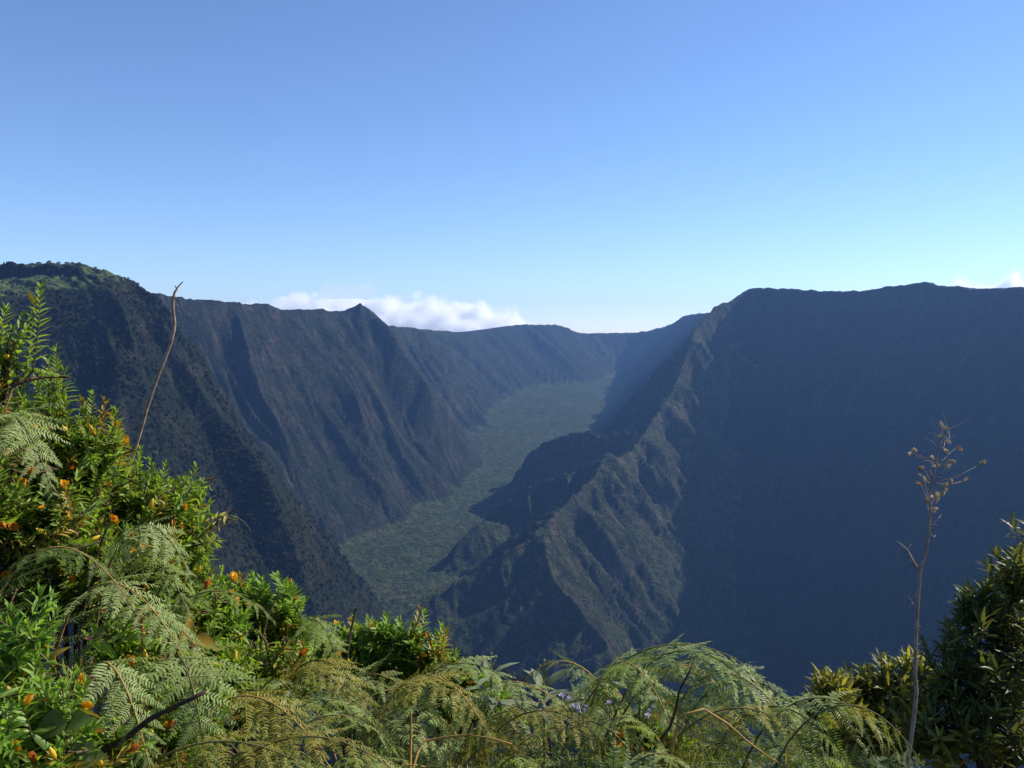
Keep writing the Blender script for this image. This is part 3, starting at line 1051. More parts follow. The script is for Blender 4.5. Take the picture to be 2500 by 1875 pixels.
shrub('low shrub with red withered flowers above the dark cliff foot', px_base(255, 700, 2.6), [lob(225, 592, 2.6, 20), lob(252, 600, 2.6, 26), lob(284, 606, 2.6, 24), lob(300, 625, 2.65, 22), lob(232, 625, 2.5, 30), lob(265, 640, 2.6, 32), lob(295, 655, 2.6, 30), lob(235, 660, 2.5, 32)], 150,
      fl=(1, 5, 12), seed=104, kinds=LEAVES_B, yellow=0.05, len_r=(0.09, 0.15), tips=[P(222, 572, 2.6), P(232, 578, 2.6), P(262, 580, 2.6), P(278, 577, 2.6), P(291, 588, 2.6), P(304, 602, 2.62), P(242, 588, 2.6)])
shrub('leafy shrub in the middle whose tallest plume stands over the valley floor', px_base(385, 740, 2.8), [lob(352, 640, 2.8, 24), lob(380, 636, 2.8, 20), lob(405, 642, 2.8, 22), lob(330, 650, 2.75, 22), lob(430, 655, 2.8, 20), lob(345, 672, 2.75, 26), lob(380, 668, 2.8, 26), lob(415, 675, 2.8, 24), lob(445, 680, 2.8, 20)], 140,
      fl=(0, 8, 8), seed=105, kinds=LEAVES_B, yellow=0.06, len_r=(0.09, 0.16), tips=[P(352, 622, 2.8), P(368, 620, 2.8), P(386, 617, 2.8), P(400, 622, 2.8), P(420, 610, 2.8), P(425, 614, 2.8), P(412, 626, 2.8), P(442, 628, 2.75), P(445, 634, 2.75), P(430, 640, 2.75)])
shrub('small shrub with two upright orange buds at the end of the shrub row', px_base(455, 740, 2.7), [lob(448, 668, 2.7, 16), lob(470, 678, 2.7, 16), lob(490, 682, 2.75, 14), lob(460, 695, 2.7, 22), lob(490, 702, 2.7, 20)], 56,
      fl=(0, 5, 5), seed=106, kinds=LEAVES_B, yellow=0.08, len_r=(0.08, 0.13), tips=[P(446, 632, 2.7), P(470, 664, 2.7), P(488, 668, 2.72), P(456, 655, 2.7)])
shrub('large-leaved bright shrub filling the lower left corner', px_base(20, 860, 1.55), [lob(20, 640, 1.6, 54), lob(8, 720, 1.5, 70), lob(62, 700, 1.55, 46), lob(72, 758, 1.5, 52), lob(112, 735, 1.6, 40), lob(-80, 690, 1.6, 70), lob(-170, 720, 1.65, 80), lob(-60, 620, 1.65, 55)], 192,
      L=0.041, kinds=LEAVES_B, fl=(0, 3, 7), seed=107, yellow=0.10, len_r=(0.14, 0.22), nl=(10, 14))
shrub('sunlit shrub with long leafy shoots between the pale ferns', px_base(150, 850, 1.8), [lob(152, 690, 1.8, 38), lob(120, 640, 1.85, 36), lob(178, 735, 1.75, 40), lob(140, 760, 1.7, 46), lob(205, 700, 1.85, 30)], 76,
      L=0.040, kinds=LEAVES_B, fl=(1, 2, 7), seed=108, yellow=0.07, len_r=(0.14, 0.22), nl=(10, 14))
shrub('shaded green shrub under the red flowers', px_base(240, 800, 2.3), [lob(235, 680, 2.3, 40), lob(270, 668, 2.4, 36), lob(215, 640, 2.4, 32), lob(300, 665, 2.5, 30)], 76,
      fl=(0, 3, 7), seed=109, yellow=0.05)
shrub('low leafy shrub with orange withered flowers among the right hand ferns', px_base(640, 800, 2.5), [lob(645, 735, 2.5, 26), lob(612, 745, 2.55, 24), lob(680, 748, 2.45, 26), lob(610, 762, 2.4, 24)], 50,
      fl=(2, 2, 9), seed=110, yellow=0.10, len_r=(0.09, 0.15), tips=[P(617, 742, 2.3), P(642, 758, 2.3), P(672, 760, 2.3)])

# ------------------------------------------------------------------ ferns
def pinna_mesh(mat, n=16, droop=0.25, curl=0.0, w=0.26, seed=0):
    """one feather of a frond along +x, unit length: a midrib with separate leaflets on both sides"""
    rs = random.Random(seed)
    b = Bag()

    def pt(t):
        return Vector((t - curl * t * t * 0.3, 0, -droop * t * t))
    rib = [pt(k / 5) for k in range(6)]
    b.add(tube(rib, [0.008, 0.007, 0.006, 0.005, 0.003, 0.001], 3, False))
    for i in range(n):
        t = 0.03 + 0.95 * i / n
        p = pt(t)
        tg = (pt(min(t + 0.05, 1)) - pt(t - 0.02)).normalized()
        ln = w * (1 - 0.88 * t ** 1.3) * (0.75 + 0.25 * min(1, t * 8)) * rs.uniform(0.88, 1.1)
        wd = 0.95 / n * 0.30
        for s in (1, -1):
            d = (Vector((0, s, 0)) * 0.93 + tg * 0.36 + Vector((0, 0, rs.uniform(-0.55, 0.25)))).normalized()
            q = tg
            V = [p - q * wd * 0.7, p + d * ln * 0.55 - q * wd * 0.9, p + d * ln + q * wd * 0.6 + Vector((0, 0, -0.1 * ln)), p + d * ln * 0.5 + q * wd, p + q * wd * 0.9]
            b.add((V, [(0, 1, 3, 4), (1, 2, 3)] if s < 0 else [(4, 3, 1, 0), (3, 2, 1)]))
    return b.mesh('pinna', mat, False)


PINNAE = {}
for nm, mt in (('mid', M_FERN), ('pale', M_FERN_P), ('gold', M_FERN_G), ('dark', M_FERN_D)):
    PINNAE[nm] = [pinna_mesh(mt, 16, d, c, 0.21, k) for k, (d, c) in enumerate(((0.12, 0), (0.25, 0.1), (0.38, 0.2), (0.2, 0.4)))]
HANG = [pinna_mesh(M_FERN_D if k else M_FERN_G, 22, 0.1, 0.0, 0.2, 40 + k) for k in range(2)]


def fern(label, apex, head, L, tone, group=None, sag=0.45, plen=0.19, pairs=15, drop=0.95, roll=0.0, hang=False, seed=None, stalk=None):
    """one frond: its stalk climbs from the ground, arches over the apex and hangs towards head (degrees in plan)"""
    if seed is not None:
        random.seed(seed)
    h = Vector((math.cos(math.radians(head)), math.sin(math.radians(head)), 0))
    tip = apex + h * L * 0.62 - UP * L * sag
    b0 = apex - h * L * 0.50 - UP * drop
    g = on_ground(b0.x, b0.y)
    b0.z = max(g[2], b0.z)
    pts = bez(b0, b0 * 0.25 + apex * 0.75 - h * L * 0.30 + UP * 0.10, apex + h * L * 0.18 + UP * 0.07, tip, 26)
    dz = apex.z - max(p.z for p in pts)
    pts = [p + UP * (dz * min(1.0, 2.2 * k / 26)) for k, p in enumerate(pts)]
    r = root('fern', b0, label, 'fern', group)
    inv = Matrix.Translation(-b0)
    bb = Bag()
    n = len(pts)
    bb.add(tube([p - b0 for p in pts], [0.0042 * (1 - 0.8 * i / n) for i in range(n)], 5))
    link('stalk', bb.mesh('stalk', stalk or random.choice((M_STIPE, M_GSTEM, M_GSTEM))), r)
    # arc length of the leafy part
    cum = [0.0]
    for a, c in zip(pts[:-1], pts[1:]):
        cum.append(cum[-1] + (c - a).length)
    tot = cum[-1]
    leafy = min(L * 1.15, tot * 0.72)
    s0 = tot - leafy
    meshes = HANG if hang else PINNAE[tone]
    for i in range(pairs + 1):
        f = (i / pairs) ** 0.92
        s = s0 + leafy * f * 0.985
        k = max(j for j in range(n - 1) if cum[j] <= s)
        p = pts[k].lerp(pts[k + 1], (s - cum[k]) / max(cum[k + 1] - cum[k], 1e-6))
        T = (pts[min(k + 2, n - 1)] - pts[max(k - 1, 0)]).normalized()
        S = T.cross(UP)
        S = S.normalized() if S.length > 0.05 else h.cross(UP)
        N = S.cross(T)
        if roll:
            R = Matrix.Rotation(roll, 3, T)
            S, N = R @ S, R @ N
        ln = plen * (1 - f ** 1.5) * (0.72 + 0.28 * min(1, f * 5)) + 0.018
        for sg in (1, -1):
            if random.random() < 0.03:
                continue
            a = math.radians(20 + 28 * f + random.uniform(-6, 6))
            d = S * (sg * math.cos(a)) + T * math.sin(a) + UP * (-0.85 if hang else random.uniform(-0.4, 0.15)) + rv(0.06)
            link('pinna', random.choice(meshes), r, inv @ trs(p, frame(d, N + rv(0.22)), ln * random.uniform(0.9, 1.08)))
    link('pinna', random.choice(meshes), r, inv @ trs(pts[-2], frame(pts[-1] - pts[-3], UP), 0.035))
    return r


G_LEFT = 'ferns among the shrubs on the left'
G_MID = 'ferns in the bed along the bottom edge'
G_RIGHT = 'ferns in front of the dark mountain'
HERO = [
    ('pale fern frond entering at the left edge below the tall shrub', P(-12, 412, 1.8), -25, 0.30, 'pale', G_LEFT, dict(sag=0.9, plen=0.13)),
    ('small pale fern arching over a gap in the shrub under the bare stem', P(122, 523, 2.05), -15, 0.30, 'pale', G_LEFT, dict(sag=0.75, plen=0.13)),
    ('curved fern frond hanging between orange flowers right of the shrub', P(128, 552, 2.1), -30, 0.36, 'mid', G_LEFT, dict(sag=0.7, plen=0.12)),
    ('dull green fern arching from the left edge across the shrub', P(18, 545, 1.75), -10, 0.40, 'dark', G_LEFT, dict(sag=0.5, plen=0.11)),
    ('broad pale fern frond in the middle of the left thicket', P(88, 580, 1.85), -22, 0.46, 'pale', G_LEFT, dict(sag=0.7, plen=0.13)),
    ('second broad pale fern frond, just below the first in the left thicket', P(110, 606, 1.85), -12, 0.44, 'pale', G_LEFT, dict(sag=0.7, plen=0.14)),
    ('grey-green fern spreading towards the red flowers', P(165, 592, 2.1), 4, 0.42, 'mid', G_LEFT, dict(sag=0.35, plen=0.13)),
    ('large pale fern turned face on above the golden fern', P(172, 648, 1.8), -55, 0.42, 'pale', G_LEFT, dict(sag=0.75, plen=0.18)),
    ('pale fern with stepped leaflets beside the lower left shrub', P(92, 655, 1.7), -40, 0.36, 'pale', G_LEFT, dict(sag=0.8, plen=0.14)),
    ('golden fern frond arching at the foot of the left thicket', P(215, 690, 1.75), -20, 0.46, 'gold', G_LEFT, dict(sag=0.55, plen=0.17)),
    ('golden brown fern lying along the bottom edge', P(150, 738, 1.6), -5, 0.60, 'gold', G_MID, dict(sag=0.30, plen=0.16)),
    ('second golden fern at the bottom edge, overlapping the first', P(245, 732, 1.65), -8, 0.55, 'gold', G_MID, dict(sag=0.32, plen=0.16)),
    ('nodding fern crozier between the red-flowered shrub and the middle shrub', P(302, 616, 2.5), -35, 0.26, 'mid', G_MID, dict(sag=1.0, plen=0.10)),
    ('olive fern hump under the nodding crozier', P(300, 655, 2.3), -30, 0.45, 'gold', G_MID, dict(sag=0.6, plen=0.16)),
    ('tall olive fern with a bare orange midrib in the middle of the bed', P(405, 668, 2.2), -35, 0.46, 'gold', G_MID, dict(sag=0.5, plen=0.18)),
    ('pale fern below the tallest leafy plume', P(425, 660, 2.35), -12, 0.50, 'pale', G_MID, dict(sag=0.4, plen=0.17)),
    ('pale fern bending towards the felted plant', P(480, 678, 2.35), -15, 0.50, 'pale', G_MID, dict(sag=0.5, plen=0.16)),
    ('olive fern under the felted grey plant', P(510, 705, 2.2), -20, 0.48, 'gold', G_MID, dict(sag=0.45, plen=0.17)),
    ('tall fern cresting against the dark mountain, its top the highest of the right hand ferns', P(638, 643, 2.4), -4, 0.58, 'mid', G_RIGHT, dict(sag=0.30, plen=0.17, drop=0.75)),
    ('fern frond leaning left from the crest against the dark mountain', P(598, 660, 2.45), 184, 0.36, 'dark', G_RIGHT, dict(sag=0.35, plen=0.12)),
    ('pale fern falling to the right from the crest', P(672, 655, 2.35), -14, 0.58, 'pale', G_RIGHT, dict(sag=0.55, plen=0.16)),
    ('silvery fern drooping in front of the dark mountain', P(722, 676, 2.3), -22, 0.46, 'pale', G_RIGHT, dict(sag=0.75, plen=0.16)),
    ('fern with a golden midrib sloping down to the right', P(700, 705, 2.1), -10, 0.50, 'gold', G_RIGHT, dict(sag=0.5, plen=0.15)),
    ('rightmost fern, its feathers hanging like combs beside the seed stalk', P(812, 702, 2.0), -12, 0.40, 'gold', G_RIGHT, dict(sag=0.60, plen=0.15, hang=True, pairs=12)),
    ('silvery fern arching above the comb-like fern', P(790, 694, 2.15), -18, 0.46, 'pale', G_RIGHT, dict(sag=0.62, plen=0.12)),
    ('bright fern frond just right of the top of the fern crest', P(660, 647, 2.3), -20, 0.50, 'pale', G_RIGHT, dict(sag=0.6, plen=0.15)),
    ('grey-green fern just left of the top of the fern crest', P(612, 654, 2.3), -60, 0.44, 'mid', G_RIGHT, dict(sag=0.6, plen=0.15)),
    ('silvery fern halfway down the right slope of the fern crest', P(705, 668, 2.25), -35, 0.44, 'pale', G_RIGHT, dict(sag=0.7, plen=0.14)),
    ('grey-green fern low between the golden stalk and the silvery ferns', P(748, 700, 2.15), -30, 0.42, 'mid', G_RIGHT, dict(sag=0.6, plen=0.14)),
    ('dark fern in the hollow under the crest ferns', P(650, 690, 2.5), -30, 0.45, 'dark', G_RIGHT, dict(sag=0.5, plen=0.15)),
]
for i, (lb, ap, hd, L, tone, g, kw) in enumerate(HERO):
    fern(lb, ap, hd, L, tone, g, seed=300 + i, **kw)

# the rest of the fern bed, filled from the skyline of the bed down to the bottom edge
TOPX = [40, 130, 200, 260, 300, 360, 430, 480, 540, 570, 595, 620, 660, 700, 740, 780, 820, 870, 910]
TOPY = [600, 610, 640, 640, 645, 668, 676, 690, 706, 700, 690, 672, 668, 690, 705, 720, 735, 755, 775]
random.seed(900)
ADJ = {'gold': 'olive gold', 'mid': 'grey-green', 'pale': 'pale silvery', 'dark': 'shaded dark'}
ZONES = [(300, 'by the left thicket'), (355, 'under the red-flowered shrub'), (420, 'in front of the middle shrub'), (480, 'below the tallest leafy plume'), (560, 'around the felted grey plants'),
         (640, 'left of the fern crest'), (720, 'under the fern crest'), (800, 'right of the fern crest'), (2000, 'by the seed stalk')]
ROWS = ['in the back row', 'in the second row', 'in the middle row', 'low in the bed', 'at the bottom edge', 'in the deep shade']
cnt = 0
for row, (off, D0, D1) in enumerate(((6, 2.5, 2.9), (26, 2.25, 2.6), (52, 2.0, 2.35), (82, 1.8, 2.1), (112, 1.65, 1.9), (48, 2.75, 3.1))):
    x = (225, 215, 190, 170, 110, 230)[row]
    while x < 880:
        y = np.interp(x, TOPX, TOPY) + off + random.uniform(-7, 9)
        D = random.uniform(D0, D1)
        if y < 800:
            tone = random.choices(('mid', 'pale', 'gold', 'dark'), ((3, 4, 1, 2), (4, 4, 1, 2), (4, 3, 1, 3), (4, 3, 2, 3), (3, 2, 3, 3), (1, 0, 0, 5))[row])[0]
            hd = random.uniform(-75, 18) if random.random() < 0.85 else random.uniform(150, 210)
            zone = next(t for lim, t in ZONES if x < lim)
            Lf = random.uniform(0.26, 0.44)
            lb = ('short ' if Lf < 0.35 else 'long ') + ADJ[tone] + ' fern ' + ('turned left ' if hd > 90 else 'tipped forward ' if hd < -45 else '') + ROWS[row] + ', ' + zone
            fern(lb, P(x, y, D), hd, Lf, tone,
                 ADJ[tone] + ' ferns of the fern bed',
                 sag=random.uniform(0.35, 0.75), plen=random.uniform(0.09, 0.15), pairs=random.randint(10, 13), roll=random.uniform(-0.6, 0.6))
            cnt += 1
        x += random.uniform(30, 46)

# ------------------------------------------------------------------ the dark leafy trees on the right
def leafy_tree(label, base, lobes, ntuft, L, seed, dark=0.8, per=(8, 12), name='leafy_tree', cat='tree', group='dark leafy trees on the right'):
    random.seed(seed)
    r = root(name, base, label, cat, group)
    B = Vector(base)
    inv = Matrix.Translation(-B)
    cen = sum((c for c, _ in lobes), Vector()) / len(lobes)
    top = Vector((cen.x * 0.7 + B.x * 0.3, cen.y * 0.7 + B.y * 0.3, cen.z - 0.15))
    tp = bez(B, B + Vector((0.05, 0.03, (top.z - B.z) * 0.4)), top - Vector((0.06, 0.0, (top.z - B.z) * 0.3)), top, 8)
    bb = Bag()
    bb.add(tube([p - B for p in tp], [0.055 - 0.004 * k for k in range(9)], 8))
    link('trunk', bb.mesh('trunk', M_DARK), r)
    items = []
    twigs = Bag()
    tot = sum(q * q for _, q in lobes)
    for c, q in lobes:
        a = tp[5]
        lb = bez(a, a + (c - a) * 0.3 + UP * 0.08, c - UP * q * 0.5 + rv(0.05), c, 6)
        bb = Bag()
        bb.add(tube([p - B for p in lb], [0.024 - 0.0025 * k for k in range(7)], 6))
        link('limb', bb.mesh('limb', M_DARK), r)
        for _ in range(max(3, int(ntuft * q * q / tot))):
            d = rv()
            d.normalize()
            d = (d + Vector((-0.1, -0.35, 0.35))).normalized()
            e = c + d * q * random.uniform(0.45, 1.05)
            ax = (d * 0.7 + UP * 0.7 + rv(0.2)).normalized()
            s = min(lb[3:], key=lambda z: (z - e).length)
            b0 = e - ax * 0.10
            twigs.add(tube([p - B for p in (s, (s + b0) / 2 + rv(0.02), b0, e)], [0.006, 0.005, 0.003, 0.002], 4, False))
            kind = TLEAVES if random.random() < dark else TLEAVES_L
            n = random.randint(*per)
            for k in range(n):
                t = k / n
                az = k * 2.4 + random.uniform(-0.3, 0.3)
                s1 = ax.cross(Vector((0.2, 0.9, 0.1))).normalized()
                s2 = ax.cross(s1)
                op = 1.15 - 0.75 * t + random.uniform(-0.15, 0.15)
                dd = ax * math.cos(op) + (s1 * math.cos(az) + s2 * math.sin(az)) * math.sin(op)
                items.append((random.choice(kind), trs(e - ax * 0.08 * (1 - t), frame(dd, ax + UP * 0.3 + rv(0.2)), L * random.uniform(0.75, 1.2))))
    link('twigs', twigs.mesh('twigs', M_DARK), r)
    place_leaves(r, inv, items)
    return r


leafy_tree('tall dark leafy tree filling the lower right corner', px_base(1010, 900, 4.4), [lob(1018, 585, 4.4, 44), lob(975, 612, 4.3, 34), lob(1000, 655, 4.2, 56), lob(955, 672, 4.2, 38), lob(1030, 640, 4.5, 50), lob(985, 725, 4.1, 60),
           lob(1030, 730, 4.3, 50), lob(938, 725, 4.1, 46), lob(1040, 550, 4.6, 34)], 430, 0.085, 401, dark=0.88)
leafy_tree('lower yellow-green tree crown left of the tall dark tree, behind the seed stalk', px_base(880, 900, 4.6), [lob(880, 690, 4.6, 34), lob(905, 682, 4.6, 32), lob(858, 700, 4.6, 30), lob(925, 690, 4.6, 28), lob(885, 735, 4.5, 44), lob(850, 745, 4.5, 34)], 190, 0.085, 402, dark=0.35)
leafy_tree('small yellow-green bush at the foot of the dark mountain, right of the silvery ferns', px_base(822, 900, 4.3), [lob(828, 692, 4.3, 22), lob(812, 712, 4.3, 24), lob(845, 712, 4.3, 24), lob(822, 745, 4.2, 34)], 90, 0.080, 403, dark=0.3, cat='bush', name='leafy_bush')

# ------------------------------------------------------------------ bare stems and stalks
def stem_thing(name, label, cat, pts, radii, mat, group=None, sides=7, base_down=None):
    P0 = pts[0]
    if base_down is not None:
        g = on_ground(P0.x + base_down[0], P0.y + base_down[1])
        gp = Vector(g)
        extra = bez(gp, gp + UP * 0.3 * (P0.z - gp.z), P0 - (pts[1] - P0).normalized() * 0.25, P0, 7)[:-1]
        radii = [radii[0] * (1.25 - 0.05 * k) for k in range(len(extra))] + list(radii)
        pts = extra + list(pts)
    r = root(name, pts[0], label, cat, group)
    bb = Bag()
    bb.add(tube([p - pts[0] for p in pts], radii, sides))
    # a swelling at some joints
    link('stem', bb.mesh('stem', mat), r)
    return r, pts


def sub_tube(parent, origin, pts, radii, name, mat, sides=5):
    bb = Bag()
    bb.add(tube([p - origin for p in pts], radii, sides))
    return link(name, bb.mesh(name, mat), parent)


D = 2.46
ds, dp = stem_thing('dead_stem', 'tall bleached bare stem with a crooked tip rising from the shrub on the left', 'dead stem',
                    [P(x, y, D) for x, y in ((127, 477), (131, 463), (136, 447), (144, 420), (147, 408), (154, 388), (160, 371), (165, 359), (171, 343), (174.3, 329), (174.6, 321), (173, 308), (173.2, 299), (174.5, 293), (178, 287))],
                    [0.0050, 0.0050, 0.0051, 0.0046, 0.0051, 0.0044, 0.0044, 0.0049, 0.0042, 0.0046, 0.0042, 0.0042, 0.0044, 0.0034, 0.0025], M_DEAD, base_down=(-0.12, 0.12))
sub_tube(ds, dp[0], [P(178, 287, D), P(181, 283.5, D), P(183.3, 281.5, D)], [0.0018, 0.0016, 0.0010], 'tip', M_DARK)
for a, b in (((174, 300), (176.5, 296)), ((160, 371), (156.5, 372)), ((147, 408), (150, 406)), ((177, 289), (174.6, 285.5))):
    sub_tube(ds, dp[0], [P(*a, D), P((a[0] + b[0]) / 2, (a[1] + b[1]) / 2 - 0.5, D), P(*b, D)], [0.002, 0.0017, 0.001], 'stub', M_DEAD)

D = 2.5
ss, sp = stem_thing('seed_stalk', 'tall dried stalk with papery seed heads standing against the dark mountain', 'seed stalk',
                    [P(x, y, D) for x, y in ((907, 767), (911, 740), (914, 716), (916.5, 692), (915, 677), (915.5, 650), (916.5, 626), (918, 600), (919.7, 572), (922, 564), (926, 553), (928, 540), (929, 526), (930.3, 512), (929.2, 499), (932, 483), (936, 463), (938.2, 447), (943, 435.6), (948, 430), (946.5, 424), (944, 417))],
                    [0.0058, 0.0057, 0.0056, 0.006, 0.0055, 0.0052, 0.005, 0.0048, 0.0052, 0.0046, 0.0043, 0.004, 0.0038, 0.0038, 0.0036, 0.0032, 0.0028, 0.0022, 0.0018, 0.0012, 0.0008, 0.0005], M_STRAW, base_down=(0.0, 0.15))
O = sp[0]
sub_tube(ss, O, [P(919.7, 572, D), P(912.5, 560, D), P(908, 551, D), P(902, 545, D - 0.02), P(895.5, 540, D - 0.03)], [0.0034, 0.003, 0.0026, 0.0018, 0.001], 'branch', M_STRAW)
random.seed(77)
for a, m_, b in (((902, 545), (899, 549), (896, 553)), ((912, 560), (906, 563), (901, 566)), ((908, 551), (909, 547), (911, 544)), ((929, 521), (925, 520), (923, 521)), ((929, 526), (934, 524), (938, 526)),
                 ((917, 605), (913, 603), (909, 597)), ((917, 604), (912, 604), (908, 608)), ((918, 597), (915, 594), (913, 599)), ((930, 533), (934, 537), (936, 535)), ((917, 627), (919, 626), (921, 627))):
    sub_tube(ss, O, [P(*a, D), P(*m_, D + random.uniform(-.02, .02)), P(*b, D + random.uniform(-.03, .03))], [0.0012, 0.001, 0.0006], 'twig', M_STRAW, 4)


def pod_mesh(mat, seed):
    """a split papery capsule: four lobes opening from a short neck"""
    rs = random.Random(seed)
    b = Bag()
    b.add(tube([(0, 0, -0.003), (0, 0, 0), (0, 0, 0.003)], [0.0008, 0.0016, 0.0012], 5))
    for k in range(4):
        a = k * 1.57 + rs.uniform(-0.3, 0.3)
        V, Fc = blade(0.012 * rs.uniform(0.8, 1.2), 0.65, 0.3, -0.6)
        R = Matrix.Rotation(a, 3, 'Z') @ Matrix.Rotation(-rs.uniform(0.7, 1.25), 3, 'Y')
        b.add(([R @ v for v in V], Fc))
    return b.mesh('seed_pod', mat)


PODS = [pod_mesh(M_POD, 1), pod_mesh(M_POD, 2), pod_mesh(M_POD, 3), pod_mesh(M_POD_R, 4)]
POD_AT = [(1083, 1043), (1108, 1050), (1150, 1122), (1135, 1140), (1130, 1158), (1195, 1082), (1197, 1112), (1275, 1050), (1280, 1085), (1258, 1128), (1323, 1015), (1243, 920), (1275, 932), (1430, 1110), (1245, 1225), (1235, 1265),
          (1195, 1265), (1165, 1300), (1215, 1298), (1190, 1330), (1188, 1345), (1350, 1190), (1262, 1245), (1180, 1290), (1140, 1215), (1155, 1205), (1292, 1205), (1258, 985), (1242, 975), (1272, 1095), (1206, 1275)]
for i, (cx_, cy_2) in enumerate(POD_AT):
    x, y = 696.4 + cx_ * 0.1976, 245.8 + cy_2 * 0.1976
    q = P(x, y, D + random.uniform(-0.05, 0.05))
    s = min(sp[8:], key=lambda w: (w - q).length + abs(w.z - q.z + 0.035) * 0.8)
    mid = (s + q) / 2 + Vector((0, 0, -0.008)) + rv(0.006)
    tw = sub_tube(ss, O, [s, s.lerp(mid, 0.5) + rv(0.003), mid, q], [0.0012, 0.001, 0.0008, 0.0006], 'twig', M_STRAW, 4)
    link('seed_pod', PODS[3] if i % 7 == 3 else random.choice(PODS[:3]), ss, Matrix.Translation(-O) @ trs(q, frame(rv(), (q - s).normalized() + rv(0.4)), random.uniform(1.0, 1.5)))
for k in range(26):
    s = random.choice(sp[-10:-1])
    q = s + Vector((random.uniform(-0.045, 0.045), random.uniform(-0.03, 0.03), random.uniform(-0.005, 0.04)))
    sub_tube(ss, O, [s, (s + q) / 2 + rv(0.004), q], [0.0008, 0.0006, 0.0004], 'twig', M_STRAW, 3)

TW = [
    ('bare dark twig rising straight through the right hand ferns', M_DARK, 2.05, ((643, 767), (657, 745), (670, 727), (676, 708), (679, 692), (688, 674), (696, 659)), 0.0042, ()),
    ('thick dark branch slanting across the lower left thicket', M_DARK, 1.55, ((76, 765), (104, 750), (126, 738), (150, 719), (178, 705), (205, 692)), 0.0068, ()),
    ('thin dark twig standing in the left thicket below the bleached stem', M_DARK, 2.0, ((90, 575), (97, 555), (104, 535), (111, 518)), 0.003, ()),
    ('short dead twig with a crossed end above the middle shrub', M_DARK, 2.65, ((349, 640), (352, 626), (355, 613), (356, 608)), 0.0040, (((355, 612), (350, 609)), ((355, 611), (359, 609)))),
    ('brown twig with side shoots among the red flowers', M_STEM, 2.4, ((262, 640), (268, 615), (275, 600), (279, 590)), 0.003, (((268, 615), (262, 609)),)),
    ('upright orange-brown stalk bare in the middle of the fern bed', M_STIPE, 1.95, ((410, 768), (410.5, 748), (411, 730), (411, 713)), 0.0038, ()),
    ('orange-brown stalk lying across the fern bed', M_STIPE, 1.9, ((418, 752), (424, 741), (446, 737), (468, 735), (490, 738), (512, 744)), 0.0030, (((468, 735), (476, 728)),)),
    ('straight golden stalk sloping down through the right hand ferns', M_STIPE, 1.95, ((704, 709), (728, 724), (748, 742), (770, 758), (800, 775)), 0.0029, ()),
    ('grey bare twig inside the left shrub above the pale fern', M_DEAD, 2.05, ((30, 560), (55, 553), (80, 548), (112, 538)), 0.0026, ()),
    ('reddish bare twig at the right foot of the fern crest', M_STEM, 2.1, ((552, 768), (551, 752), (549, 738)), 0.005, ()),
]
for lb, mt, D, pts, rad, subs in TW:
    q = [P(x, y, D + 0.03 * math.sin(k)) for k, (x, y) in enumerate(pts)]
    n = len(q)
    r, qq = stem_thing('bare_twig', lb, 'twig', q, [rad * (1 - 0.55 * k / n) for k in range(n)], mt, 'bare twigs in the thicket', base_down=(0.0, 0.1))
    for a, b in subs:
        sub_tube(r, qq[0], [P(*a, D), P((a[0] + b[0]) / 2, (a[1] + b[1]) / 2 - 1, D), P(*b, D)], [rad * 0.5, rad * 0.45, rad * 0.3], 'side_shoot', mt)

# curling vine tendril in front of the dark cliff
D = 2.3
tq = [P(x, y, D) for x, y in ((206, 528), (212, 520), (218, 517), (225, 515.5), (233, 516), (240, 519), (246, 524), (250, 530), (250.5, 535), (247, 534))]
r = root('vine', tq[0], 'thin curling green vine tendril reaching out over the dark cliff', 'vine')
sub_tube(r, tq[0], tq, [0.0014, 0.0013, 0.0012, 0.0011, 0.001, 0.0009, 0.0008, 0.0007, 0.0006, 0.0005], 'tendril', M_GSTEM, 4)
sub_tube(r, tq[0], [P(208, 538, D), P(211, 550, D), P(213, 562, D), P(215, 575, D)], [0.001, 0.001, 0.001, 0.0008], 'tendril', M_GSTEM, 4)
for (x, y), d in (((219, 517), (0.4, 0, 0.9)), ((226, 515), (0.7, 0.2, 0.7)), ((214, 520), (-0.2, -0.4, 0.9)), ((231, 516), (0.9, 0, -0.1))):
    link('leaf', random.choice(LEAVES_B), r, Matrix.Translation(-tq[0]) @ trs(P(x, y, D), frame(Vector(d), UP), 0.018))

# ------------------------------------------------------------------ felted grey plants
GLEAF = [bl_mesh('leaf', M_GREY, w=0.32, fold=0.12, droop=d, prof=(0.15, 0.7, 1.0, 0.7, 0.0)) for d in (0.15, 0.4, 0.7)]


def grey_plant(label, px, py, D, n, L, seed, buds=True):
    random.seed(seed)
    top = P(px, py, D)
    st, q = stem_thing('felted_plant', label, 'plant', [top - UP * 0.12, top - UP * 0.06, top], [0.004, 0.0035, 0.003], M_GREY, 'felted grey-leaved plants', base_down=(0.02, 0.05))
    for k in range(n):
        t = k / n
        az = k * 2.4
        op = 1.45 - 0.95 * t + random.uniform(-0.12, 0.12)
        d = Vector((math.cos(az) * math.sin(op), math.sin(az) * math.sin(op), math.cos(op)))
        link('leaf', random.choice(GLEAF), st, Matrix.Translation(-q[0]) @ trs(top - UP * 0.09 * (1 - t), frame(d, UP + rv(0.1)), L * (1.0 - 0.35 * t) * random.uniform(0.85, 1.15)))
    if buds:
        for a in ((0, 0, 0.055), (0.014, 0.004, 0.045), (-0.012, 0.0, 0.04)):
            e = top + Vector(a)
            sub_tube(st, q[0], [top, (top + e) / 2 + rv(0.002), e], [0.002, 0.0016, 0.0012], 'bud_stalk', M_GREY)
            link('bud', BUD_G, st, Matrix.Translation(-q[0]) @ trs(e, Matrix.Identity(3), 0.8))


